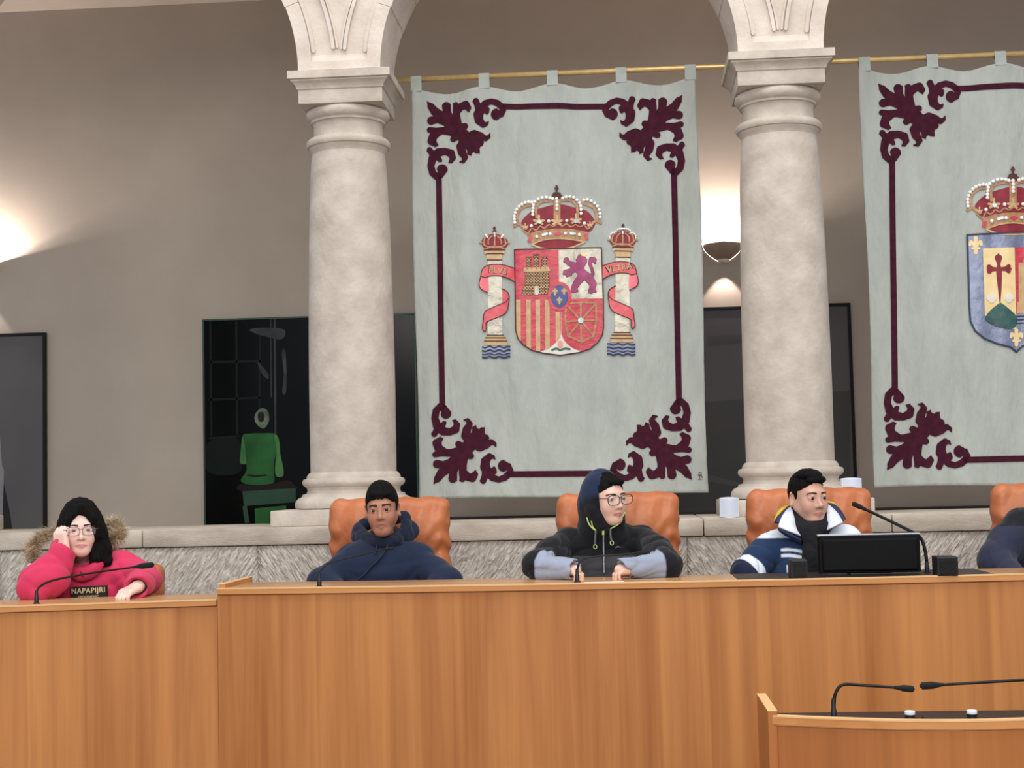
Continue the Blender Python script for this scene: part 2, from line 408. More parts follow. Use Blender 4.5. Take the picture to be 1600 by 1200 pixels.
# ================================================================== SETTING
YW, YC, YB, YP0, YP1 = 9.8, 6.95, 7.26, 6.53, 7.33     # gallery wall, column axis, banners, parapet front / back
PXM = np.linalg.norm(at(550, 480, YC)-at(551, 480, YC))  # metres per pixel at the columns
X1, X2 = at(548.5, 480, YC)[0], at(1226, 480, YC)[0]; DX = X2-X1
XS = [X1-DX-.12, X1, X2, X2+DX]                          # column axes
ZC = lambda y: at(549, y, YC-.2)[2]; PXF = PXM*(YC-.22)/YC
ZL = at(700, 818.5, YP0)[2]                              # parapet top
ZD = at(675, 915.7, 5.0)[2]; ZF = ZD-.74                   # desk top, dais floor
def struct(o, label=None, cat=None): return props(o, label, cat, kind='structure')
wx0, wx1 = -6.6, 7.6
struct(MB().box((wx0, YW, 0), (wx1, YW+.2, 5.2)).build('wall_back', M['wall']), 'plain taupe plaster wall at the back of the gallery', 'wall')
ZCE = at(15, 19, YW)[2]
mb = MB().box((wx0, YP1-.2, ZCE+.16), (wx1, YW+.2, ZCE+.3)); struct(mb.build('ceiling', M['ceil']), 'plaster ceiling over the gallery', 'ceiling')
struct(MB().prism([(0, 0), (-.10, .1), (-.12, .16), (0, .16)], lambda p, s: ((wx0, wx1)[s], YW+p[0], ZCE+p[1])).build('trim_1', M['ceil']), 'pale cornice where gallery wall meets ceiling', 'cornice')
struct(MB().box((wx0, YP1-.05, ZF-.12), (wx1, YW, ZF)).build('floor_gallery', M['floor2']), 'gallery floor behind the parapet', 'floor')
struct(MB().box((wx0, 4.9, ZF-.1), (wx1, YP0+.02, ZF)).build('floor_dais', M['floor']), 'raised dais floor behind the long desk', 'floor')
struct(MB().box((wx0, -3, -.1), (wx1, 4.95, 0)).build('floor', M['floor']), 'lower chamber floor in front of the desk', 'floor')
zr = at(760, 809.5, YW)[2]
struct(MB().box((at(640, 800, YW)[0], YW-.03, zr-.12), (wx1, YW, zr+.012), .004).build('trim_2', M['dark_trim']), 'dark rail along the foot of the gallery wall', 'rail')

# ---- parapet: cap stones and chisel-dressed blocks, each its own piece
par = bpy.data.objects.new('wall_parapet', None); COL.objects.link(par); struct(par, 'low sandstone parapet with smooth cap stones over chiselled blocks', 'parapet'); OFF[par.name] = np.zeros(3)
CH = at(700, 818.5, YP0)[2]-at(700, 846, YP0)[2]
def jit_box(lo, hi, amp, bev, seed):
    b = MB().box(lo, hi, bev, 2); return b
cuts = [wx0, at(-420, 840, YP0)[0], at(-60, 840, YP0)[0], at(222, 840, YP0)[0], at(640, 840, YP0)[0], at(1100, 840, YP0)[0], at(1395, 840, YP0)[0], at(1800, 840, YP0)[0], wx1]
for i in range(len(cuts)-1):
    MB().box((cuts[i]+.0015, YP0, ZL-CH), (cuts[i+1]-.0015, YP1, ZL), .007, 2).build('cap_stone', M['cap'], par, angle=40)
cuts = [wx0, at(-300, 880, YP0)[0], at(-5, 880, YP0)[0], at(401, 880, YP0)[0], at(640, 880, YP0)[0], at(1075, 880, YP0)[0], at(1408, 880, YP0)[0], at(1700, 880, YP0)[0], wx1]
for i in range(len(cuts)-1):
    for j in range(2):
        z1 = ZL-CH-.002-j*.30; z0 = max(z1-.297, ZF)
        if z1-z0 < .03: continue
        a, b_ = cuts[i]+.0012, cuts[i+1]-.0012; nx, nz = max(int((b_-a)/.03), 4), max(int((z1-z0)/.03), 3)
        r = np.random.default_rng(i*7+j); V = []; F = []
        for q in range(nz+1):
            for p in range(nx+1):
                e = p in (0, nx) or q in (0, nz); V.append((a+(b_-a)*p/nx, YP0+.016+(.005 if e else r.uniform(-.006, .004)), z0+(z1-z0)*q/nz))
        for q in range(nz):
            for p in range(nx): k = q*(nx+1)+p; F.append((k, k+1, k+nx+2, k+nx+1))
        n0 = len(V); V += [(a, YP1-.02, z0), (b_, YP1-.02, z0), (b_, YP1-.02, z1), (a, YP1-.02, z1)]
        F += [(n0+1, n0, n0+3, n0+2), tuple(range(nx, -1, -1))+(n0, n0+1), tuple(nz*(nx+1)+k for k in range(nx+1))+(n0+2, n0+3),
              tuple(k*(nx+1) for k in range(nz+1))+(n0+3, n0), tuple(k*(nx+1)+nx for k in range(nz, -1, -1))+(n0+1, n0+2)]
        o = mk('dressed_block', V, F, M['chisel_a' if (i % 2 == 0) else 'chisel_b'], par, True)

# ---- columns
def make_column(k):
    cx = X1+k*DX; zp = ZL; p = PXM
    t = thing('stone_column', (cx, YC, ZL), '', 'column', 'sandstone columns of the arcade')
    zpl = ZC(795); hw = 106*p
    MB().box((cx-hw, YC-hw, ZL), (cx+hw, YC+hw, zpl), .006).build('plinth', M['stone'], t, angle=40)
    Z = lambda y: ZC(y)-zpl
    pr = [(82*p, 0), (89*p, Z(793)), (90*p, Z(788)), (89*p, Z(783)), (85*p, Z(778)), (79*p, Z(775)), (78*p, Z(771.5)), (72*p, Z(770)), (70.5*p, Z(765)), (72*p, Z(760.5)), (75*p, Z(759)), (78*p, Z(755.5)), (78.5*p, Z(752)), (77*p, Z(748)), (72*p, Z(746.5)), (71.5*p, Z(743)), (68*p, Z(738)), (66*p, Z(737))]
    MB().lathe((cx, YC, zpl), pr, 56).build('column_base', M['stone'], t, angle=35)
    pr = [(65.5*p, Z(738)), (65.8*p, Z(700)), (66*p, Z(600)), (65*p, Z(480)), (62.5*p, Z(350)), (59*p, Z(260)), (57*p, Z(232)), (56*p, Z(226))]
    pr = [tuple(q) for q in spline(pr, 5)]
    MB().lathe((cx, YC, zpl), pr, 56).build('shaft', M['stone'], t, angle=40)
    zt = ZC(232); Z2 = lambda y: ZC(y)-zt
    cap = MB().lathe((cx, YC, zt), [(56*p, Z2(232)), (58*p, Z2(224)), (60*p, Z2(222)), (61*p, Z2(219)), (63.5*p, Z2(218)), (65.5*p, Z2(214)), (65*p, Z2(210)), (62*p, Z2(206)), (54*p, Z2(204)), (53.5*p, Z2(184)), (55*p, Z2(181)), (58*p, Z2(180)), (58.5*p, Z2(176.5)), (61*p, Z2(175)), (64*p, Z2(171)), (65*p, Z2(167)), (64*p, Z2(162)), (60*p, Z2(158)), (55*p, Z2(156.5))], 56)
    cap.build('capital', M['stone'], t, angle=35)
    p = PXF*1.01; ab = MB(); ab.box((cx-66*p, YC-66*p, ZC(159)), (cx+66*p, YC+66*p, ZC(137)), .004)
    V = []; F = []
    for h, y in ((66, 137.5), (68, 136), (69, 132), (73, 127), (76, 125), (76, 123), (80, 122), (80, 110)):
        for sx, sy in ((-1, -1), (1, -1), (1, 1), (-1, 1)): V.append((cx+sx*h*p, YC+sy*h*p, ZC(y)))
    for i in range(7):
        for q in range(4): F.append((i*4+q, i*4+(q+1) % 4, i*4+4+(q+1) % 4, i*4+4+q))
    F += [(3, 2, 1, 0), (28, 29, 30, 31)]
    ab.add(V, F); ab.build('abacus', M['stone'], t, angle=25)
    return t
col0 = make_column(0); col0['label'] = 'stone column behind the boy in the navy hoodie'
copy_tree(col0, (X1+DX, YC, ZL), 'stone column behind the boy in the white collared jacket')
copy_tree(col0, (XS[0], YC, ZL), 'stone column just past the left edge, by the dark framed picture')
copy_tree(col0, (X1+2*DX, YC, ZL), 'stone column past the right edge beside the second banner')

# ---- arcade above the columns
arc = bpy.data.objects.new('wall_arcade', None); COL.objects.link(arc); struct(arc, 'pale sandstone round arches with moulded voussoirs on the columns', 'arcade'); OFF[arc.name] = np.zeros(3)
ZS = ZC(110); HWS = 65*PXF; YF, YR = YC-.19, YC+.19; ztop = 6.3
def half(k, side):      # half-span and radius of the bay on that side of column k
    m = k+(1 if side > 0 else -1); b_ = (abs(XS[m]-XS[k]) if 0 <= m < len(XS) else DX)/2; return b_, b_-HWS
A0 = math.radians(20.5)
for k in range(4):
    cx = XS[k]; q = PXM
    def arcpt(side, a, dr=0.0): b_, r_ = half(k, side); return (cx+side*(b_-(r_+dr)*math.cos(a)), ZS+(r_+dr)*math.sin(a))
    lo = [arcpt(-1, a) for a in np.linspace(A0, 0, 14)]+[arcpt(1, a) for a in np.linspace(0, A0, 14)]
    MB().prism(lo, lambda p, s: (p[0], (YF, YR)[s], p[1])).build('springer_stone', M['stone2'], arc)
    hi_ = [arcpt(-1, a) for a in np.linspace(math.pi/2, A0, 30)]+[arcpt(1, a) for a in np.linspace(A0, math.pi/2, 30)]+[(cx+half(k, 1)[0], ztop), (cx-half(k, -1)[0], ztop)]
    MB().prism(hi_, lambda p, s: (p[0], (YF+.004, YR)[s], p[1])).build('spandrel_wall', M['stone2'], arc)
    sf = lambda X, Z: np.full_like(X, YF)
    for sd in (-1, 1):
        band = [arcpt(sd, a) for a in np.linspace(.0, A0, 10)]+[arcpt(sd, a, 21*q) for a in np.linspace(A0, .0, 10)]
        applique('archivolt_edge', poly2(band), sf, .0212, M['stone2'], arc, .005, .03)
        for dr, wd, ly in ((25*q, 3*q, .010), (56*q, 2.6*q, .020), (62*q, 1.6*q, .012)):
            pts = [p for p in (arcpt(sd, a, dr) for a in np.linspace(.105, 1.3, 34)) if sd*(p[0]-cx) > .5*q]
            if len(pts) > 2: applique('moulding', stroke2(pts, wd), sf, ly, M['stone2'], arc, .004, .03)
    b = MB(); x0, x1 = cx-63*q, cx+63*q
    b.prism([(YF+.01, ZS), (YF-.022, ZS), (YF-.022, ZC(95)), (YF-.012, ZC(93)), (YF+.002, ZC(82)), (YF+.01, ZC(82))], lambda p, s: ((x0, x1)[s]+((0, 0)[s] if p[1] < ZC(94) else (19*q, -19*q)[s]), p[0], p[1]))
    b.build('springer_foot', M['stone2'], arc)
for k in range(3):
    cx = (XS[k]+XS[k+1])/2; RA = half(k, 1)[1]; nv = 13; st = (math.pi-2*A0)/nv
    for i in range(nv):
        a0, a1 = A0+i*st+.002, A0+(i+1)*st-.002; po = []
        for rr, aa in ((RA-.003, np.linspace(a0, a1, 6)), (RA+21*PXM, np.linspace(a1, a0, 6))): po += [(cx+rr*math.cos(a), ZS+rr*math.sin(a)) for a in aa]
        MB().prism(po, lambda p, s: (p[0], (YF-.022, YR)[s], p[1])).build('voussoir', M['stone2'], arc)

# ---- curtain rod
r0 = np.array([X1+.1, YB-.02, 0.]); xr = X1+2*DX-.1
zrod = lambda px, py: at(px, py, YB-.02)[2]
z_r = (zrod(640, 120)+zrod(1110, 103)+zrod(1330, 92.5)+zrod(1590, 82.5))/4
rod = thing('banner_rod', (X1, YB-.02, z_r), 'long brass rod carrying both banners between the columns', 'rod')
MB().tube([(r0[0], YB+.008, z_r), (xr, YB+.008, z_r)], .0125, 14).build('pole', M['brass'], rod, True)
for xx in (X1+.14, X2-.02, X1+2*DX-.14):
    MB().tube([(xx, YB+.008, z_r), (xx, YC+.2, z_r)], .009, 8).build('bracket', M['brass'], rod, True)

# ---- wall lamps in the gallery
M['bulb'], N_, L_, b_ = node_mat('lamp_bulb_glow'); b_.inputs['Emission Color'].default_value = (1, .8, .68, 1); b_.inputs['Emission Strength'].default_value = 30
M['drop'] = mat('frosted_glass_drop', (250, 238, 228), .3)
def lamp(px, py, label):
    c = at(px, py, YW-.06); cx, zr_ = c[0], c[2]; s = 31*np.linalg.norm(at(px, py, YW)-at(px+1, py, YW))
    t = thing('wall_lamp', (cx, YW, zr_), label, 'wall lamp', 'bowl wall lamps of the gallery')
    prof = [(1., 0), (.985, -.10), (.92, -.27), (.80, -.44), (.62, -.60), (.45, -.72), (.33, -.80), (.15, -.83), (.02, -.84)]
    V = []; F = []; n = 28
    for o_, (rr, zz) in [(0, q) for q in prof]+[(1, q) for q in prof[::-1]]:
        for k in range(n+1):
            a = math.pi+math.pi*k/n; r2 = rr*s-o_*.004; V.append((cx+r2*math.cos(a), YW-.002+r2*math.sin(a), zr_+zz*s))
    m = 2*len(prof)
    for i in range(m):
        for k in range(n): j = (i+1) % m; F.append((i*(n+1)+k, i*(n+1)+k+1, j*(n+1)+k+1, j*(n+1)+k))
    mk('bowl', V, F, M['lampcup'], t, True)
    g = MB(); rr = [(.10, -.86), (.30, -.80), (.29, -.90), (.24, -.95), (.10, -.97)]
    g.lathe((cx, YW-.37*s, zr_), [(a*s, b*s) for a, b in rr], 20, False); g.build('glass_drop', M['drop'], t, True)
    MB().box((cx-.2*s, YW-.006, zr_-.7*s), (cx+.2*s, YW-.0005, zr_+.02), .002).build('back_plate', M['lampcup'], t)
    MB().ball((cx, YW-.055, zr_-.042), .013, 12, 8).build('bulb', M['bulb'], t, True)
    l = bpy.data.lights.new('lamp_light', 'POINT'); l.energy = 230; l.color = (1, .86, .80); l.shadow_soft_size = .016
    o = bpy.data.objects.new('lamp_light', l); COL.objects.link(o); o.location = (cx, YW-.055, zr_-.042); o.parent = t; o.location = Vector(o.location)-t.location
    l = bpy.data.lights.new('lamp_downlight', 'SPOT'); l.energy = 7; l.color = (1, .84, .78); l.spot_size = math.radians(78); l.spot_blend = .25; l.shadow_soft_size = .012
    o = bpy.data.objects.new('lamp_downlight', l); COL.objects.link(o); o.parent = t; o.location = (0, -.075, -1.02*s)
lamp(1130, 380, 'bronze bowl wall lamp between the first banner and the right column')
lamp(-38, 409, 'glowing bowl wall lamp above the picture at the far left edge')

# ---- pictures on the gallery wall
def rect_pts(x0, y0, x1, y1, Y): a = at(x0, y0, Y); b = at(x1, y1, Y); return a[0], a[2], b[0], b[2]
def picture(name, xa, za, xb, zb, face, label, fw=.02, fm='frame', dep=.035):
    t = thing(name, ((xa+xb)/2, YW, zb), label, 'picture')
    f = MB()
    for lo, hi in (((xa, YW-dep, zb), (xa+fw, YW-.002, za)), ((xb-fw, YW-dep, zb), (xb, YW-.002, za)), ((xa+fw, YW-dep, za-fw), (xb-fw, YW-.002, za)), ((xa+fw, YW-dep, zb), (xb-fw, YW-.002, zb+fw))): f.box(lo, hi, .002, 1)
    f.build('frame', M[fm], t)
    MB().box((xa+fw*.9, YW-dep+.008, zb+fw*.9), (xb-fw*.9, YW-.004, za-fw*.9)).build('print', face, t)
    return t
def pm(name, c, c2=None, rough=.35, sc=2.5): return mat(name, c, rough, c2, sc, 2, spec=.12)
zl_ = at(40, 521, YW)[2]; xb_ = at(74, 600, YW)[0]
gry = pm('grey_photo_print', (106, 103, 103), (90, 88, 88), .4, 1.2)
pl = picture('framed_picture', xb_-1.5, zl_, xb_, zl_-1.36, gry, 'black framed grey picture cut by the left edge of the photo')
sfw = lambda d: (lambda X, Z: np.full_like(X, YW-d))
T = lambda pts, Y=YW: [tuple(at(x, y, Y)[[0, 2]]) for x, y in pts]
applique('printed_figure', poly2(T([(-40, 700), (-6, 690), (2, 672), (6, 728), (9, 735), (7, 800), (6, 830), (-60, 830)])), sfw(.027), .0015, pm('print_pale_grey', (150, 148, 150), (128, 126, 128)), pl, .006, .002)
applique('printed_shadow', poly2(T([(7, 748), (18, 800), (22, 830), (6, 830)])), sfw(.027), .0012, pm('print_dark_grey', (48, 47, 49)), pl, .006, .002)
xa, za, xb, zb = *at(318, 500, YW)[[0, 2]], at(650, 490, YW)[0], at(322, 828, YW)[2]
blk = pm('dark_photo_print', (10, 13, 13), (5, 7, 7), .16, 2.0); M['gframe'] = mat('green_tinted_frame', (28, 74, 50), .35)
pg = picture('dark_picture', xa, za, xb, zb, blk, 'large dark photograph of a seated green figure behind the left column', .012, 'gframe', .035)
C5 = lambda pts: T([(300+x/3.3333, 470+y/3.3333) for x, y in pts], YW-.03); g0 = sfw(.027)
gA = pm('print_green', (52, 114, 58), (32, 78, 40), .4, 6); gB = pm('print_light_green', (86, 138, 78), (58, 110, 60), .4, 8); gC = pm('print_bench_green', (58, 88, 70), (42, 68, 53), .4, 5)
gD = pm('print_grey_curtain', (74, 76, 78), (40, 42, 44), .4, 7); gE = pm('print_dim_green', (12, 24, 19), (8, 15, 12), .4, 3)
pr3 = pm('print_window_lines', (22, 28, 27), (14, 19, 18), .4, 4); skinp = pm('print_grey_green', (120, 140, 116), (70, 88, 70), .4, 12); brn = pm('print_brown', (44, 30, 32), (32, 22, 24))
def q5(nm, pts, m, ly=.0015): applique(nm, poly2(spline(C5(pts), 4, True)), g0, ly, m, pg, .005, .002)
def l5(nm, pts, r, m, ly=.0012): applique(nm, stroke2(C5(pts), r), g0, ly, m, pg, .004, .002)
q5('printed_floor', [(80, 740), (240, 720), (250, 890), (80, 890)], gE, .001)
for a_ in ([(90, 320), (360, 315)], [(90, 515), (350, 505)], [(95, 715), (240, 705)], [(95, 110), (100, 700)], [(230, 110), (235, 700)], [(355, 150), (350, 560)]): l5('printed_window_bar', a_, .007, pr3)
q5('printed_curtain', [(300, 150), (370, 140), (480, 150), (470, 200), (400, 190), (330, 170)], gD)
q5('printed_curtain', [(340, 320), (365, 340), (395, 380), (395, 408), (365, 380)], gD)
q5('printed_curtain', [(468, 270), (488, 265), (490, 470), (470, 475), (478, 380)], gD)
l5('printed_pole', [(410, 95), (412, 500)], .004, gD); l5('printed_pole', [(430, 95), (434, 690)], .007, gD)
q5('printed_head', [(335, 580), (365, 558), (395, 575), (402, 620), (385, 655), (365, 665), (335, 640), (325, 610)], skinp, .002)
q5('printed_hair', [(345, 585), (370, 580), (378, 610), (365, 632), (345, 622)], brn, .0024)
q5('printed_bench_seat', [(255, 955), (420, 950), (500, 935), (530, 960), (530, 978), (260, 992)], brn, .0018)
q5('printed_torso', [(262, 705), (300, 692), (360, 690), (430, 692), (448, 720), (440, 780), (425, 860), (428, 940), (390, 955), (330, 960), (270, 950), (255, 930), (285, 880), (270, 800)], gA, .0022)
q5('printed_arm', [(430, 700), (452, 720), (460, 800), (475, 870), (474, 912), (440, 914), (432, 870), (440, 780)], gB, .0026)
q5('printed_arm', [(262, 705), (275, 760), (282, 840), (270, 850), (250, 840), (256, 760)], gB, .0026)
l5('printed_waistband', [(290, 908), (330, 914), (385, 908)], .006, brn, .003)
applique('printed_bench', poly2(C5([(262, 992), (540, 976), (540, 1048), (270, 1070)])), g0, .0022, gC, pg, .005, .002)
applique('printed_bench_leg', poly2(C5([(262, 1070), (285, 1066), (300, 1155), (275, 1158)])), g0, .0018, gC, pg, .005, .002)
applique('printed_bench_shade', poly2(C5([(325, 1082), (490, 1066), (490, 1165), (330, 1165)])), g0, .0018, gA, pg, .005, .002)
xa, za, xb = at(860, 492, YW)[0], at(1200, 478, YW)[2], at(1331, 560, YW)[0]
pr_ = picture('framed_picture', xa+.12, za, xb, za-1.36, gry, 'dark grey framed picture half hidden behind the right column', .02, 'frame', .035)
dk = pm('print_charcoal', (90, 88, 88), (78, 76, 76), .4, 1.5); md = pm('print_mid_grey', (104, 102, 102), (84, 82, 83), .4, 2)
applique('printed_band', poly2(T([(1106, 540), (1160, 535), (1160, 524), (1106, 526)])), g0, .0014, dk, pr_, .006, .002)
applique('printed_ground', poly2(T([(960, 640), (1326, 610), (1328, 830), (960, 830)])), g0, .001, dk, pr_, .01, .002)
applique('printed_stripe', poly2(T([(1108, 742), (1160, 755), (1160, 762), (1108, 752)])), g0, .0016, md, pr_, .006, .002)
# ================================================================== BANNERS
M['cloth'] = mat('grey_green_linen', (178, 183, 175), .85, (162, 167, 160), 4, 5, stretch=(2.5, 1, .8), bump=.6, bscale=7, dist=.03, sheen=.1)
M['hem'] = mat('linen_tab', (172, 178, 170), .85, (160, 166, 158), 20)
M['velvet'] = mat('plum_velvet', (72, 24, 42), .9, (54, 17, 33), 30, sheen=.1, spec=.15)
M['red'] = mat('red_satin', (214, 66, 82), .38, (176, 40, 58), 22, 4, stretch=(1, 1, 2.5), bump=.5, bscale=30, dist=.006)
M['crim'] = mat('crimson_velvet', (146, 20, 42), .6, (112, 12, 30), 30)
M['rib'] = mat('coral_satin_ribbon', (226, 82, 92), .36, (196, 52, 66), 25, bump=.4, bscale=30, dist=.006)
M['rib2'] = mat('pale_ribbon_back', (240, 112, 124), .36, (222, 92, 104), 25)
M['gold'] = mat('old_gold_thread', (188, 146, 100), .5, (150, 108, 70), 60, bump=.4, dist=.003)
M['gold2'] = mat('pale_gold_satin', (206, 172, 122), .45, (182, 146, 98), 30)
M['cream'] = mat('cream_satin', (240, 216, 160), .45, (226, 198, 138), 20)
M['silv'] = mat('silver_lame', (186, 180, 164), .32, (150, 145, 130), 16, 5, bump=.6, bscale=22, dist=.008, metal=.25)
M['white_s'] = mat('white_satin', (232, 226, 214), .5, (214, 206, 194), 20)
M['purp'] = mat('purple_satin', (168, 52, 112), .45, (132, 34, 84), 25)
M['blue'] = mat('blue_satin', (46, 62, 140), .4, (28, 38, 96), 25)
M['steel'] = mat('steel_blue_lame', (134, 142, 166), .35, (104, 112, 136), 14, 5, bump=.6, bscale=22, dist=.008, metal=.2)
M['navy_t'] = mat('navy_thread', (40, 46, 78), .6); M['brown_t'] = mat('dark_brown_thread', (84, 44, 34), .7, (64, 30, 24), 40)
M['pearl'] = mat('white_pearl', (252, 248, 244), .22, (246, 240, 236), 10); M['gem'] = mat('turquoise_gem', (186, 206, 212), .12, (150, 184, 196), 10)
M['green_t'] = mat('dark_green_satin', (40, 96, 88), .45, (22, 62, 60), 30, bump=.4, dist=.004); M['pom'] = mat('salmon_thread', (236, 160, 136), .5)
PB = np.linalg.norm(at(870, 450, YB)-at(871, 450, YB))
W2 = lambda x, y: at(x, y, YB)[[0, 2]]
def make_surf(x0, x1, zt, ph):
    wd = x1-x0
    def s(X, Z):
        u = (X-x0)/wd; t = np.maximum(zt-Z, 0)
        return YB+.0035*np.sin(6.283*(u*4.6+.25*np.sin(2.2*t+ph))+ph)*np.minimum(t/.4, 1)+.0025*np.sin(6.283*9.3*u+3*t+ph)+-.020*np.exp(-t/.12)*(np.cos(6.283*4*u)-.4)+.004*np.sin(5*t+ph)
    return s
def KC(pts): return [(W2(630+x/5.454, 80+y/5.454)) for x, y in pts]
KS = [  # corner scroll, traced strokes (x, y, r) in one frame, anchored at its outer corner (200,425)
 [(850, 498, 27), (835, 470, 28), (800, 443, 28), (750, 430, 25), (700, 447, 28), (665, 490, 38), (640, 540, 42), (645, 590, 38), (680, 628, 26), (708, 622, 17), (724, 604, 6)],
 [(620, 428, 26), (636, 470, 28), (645, 510, 32)], [(600, 432, 10), (620, 428, 26)], [(680, 500, 30), (712, 497, 24), (712, 520, 20), (715, 536, 6)], [(850, 498, 25), (838, 540, 22), (797, 540, 51)],
 [(285, 1072, 27), (248, 1035, 30), (234, 975, 30), (250, 910, 36), (300, 862, 38), (355, 850, 30), (405, 868, 34), (420, 905, 27), (405, 935, 18), (386, 944, 6)],
 [(224, 840, 24), (240, 866, 26), (270, 880, 30)], [(206, 850, 8), (224, 840, 24)], [(285, 895, 28), (310, 925, 20), (325, 936, 6)], [(290, 1075, 26), (320, 1055, 24), (330, 1008, 47)],
 [(203, 430, 3), (235, 470, 30), (270, 515, 38), (320, 548, 40), (375, 590, 48), (430, 640, 52)], [(365, 465, 38), (372, 520, 34), (402, 590, 36)], [(396, 446, 6), (365, 460, 34)],
 [(445, 452, 24), (450, 500, 32), (452, 560, 34), (460, 630, 40)], [(425, 446, 8), (445, 452, 22)], [(455, 510, 32), (490, 470, 34), (530, 458, 35), (552, 485, 28), (558, 515, 8)],
 [(238, 592, 36), (290, 580, 32), (350, 602, 30), (420, 645, 40)], [(225, 672, 25), (280, 682, 30), (350, 676, 32), (420, 680, 42)], [(208, 662, 6), (225, 672, 22)], [(310, 688, 28), (255, 722, 36), (243, 765, 38), (272, 795, 22), (294, 800, 6)],
 [(460, 660, 40), (525, 640, 27)], [(470, 710, 40), (424, 745, 27)], [(430, 650, 52), (490, 700, 58), (540, 755, 58), (590, 790, 72)],
 [(570, 730, 40), (605, 712, 40), (655, 728, 38), (700, 745, 24), (728, 730, 16), (738, 702, 4)], [(600, 770, 60), (658, 785, 26), (682, 778, 6)], [(600, 800, 50), (628, 848, 24), (650, 870, 3)], [(646, 820, 6), (630, 840, 26)],
 [(520, 780, 50), (486, 810, 36), (500, 860, 36), (526, 905, 26), (512, 940, 16), (482, 942, 6)], [(580, 820, 50), (565, 868, 20), (578, 888, 5)]]
kA = KC([(200, 425)])[0]
KL = []
for st in KS:
    P_ = np.array(KC([(x, y) for x, y, r in st]))-kA; KL.append((P_, np.array([r for _, _, r in st])/5.454*PB))
def corner(anchor, mx, mz): return union2(*[stroke2(P_*np.array([mx, mz])+anchor, r) for P_, r in KL])

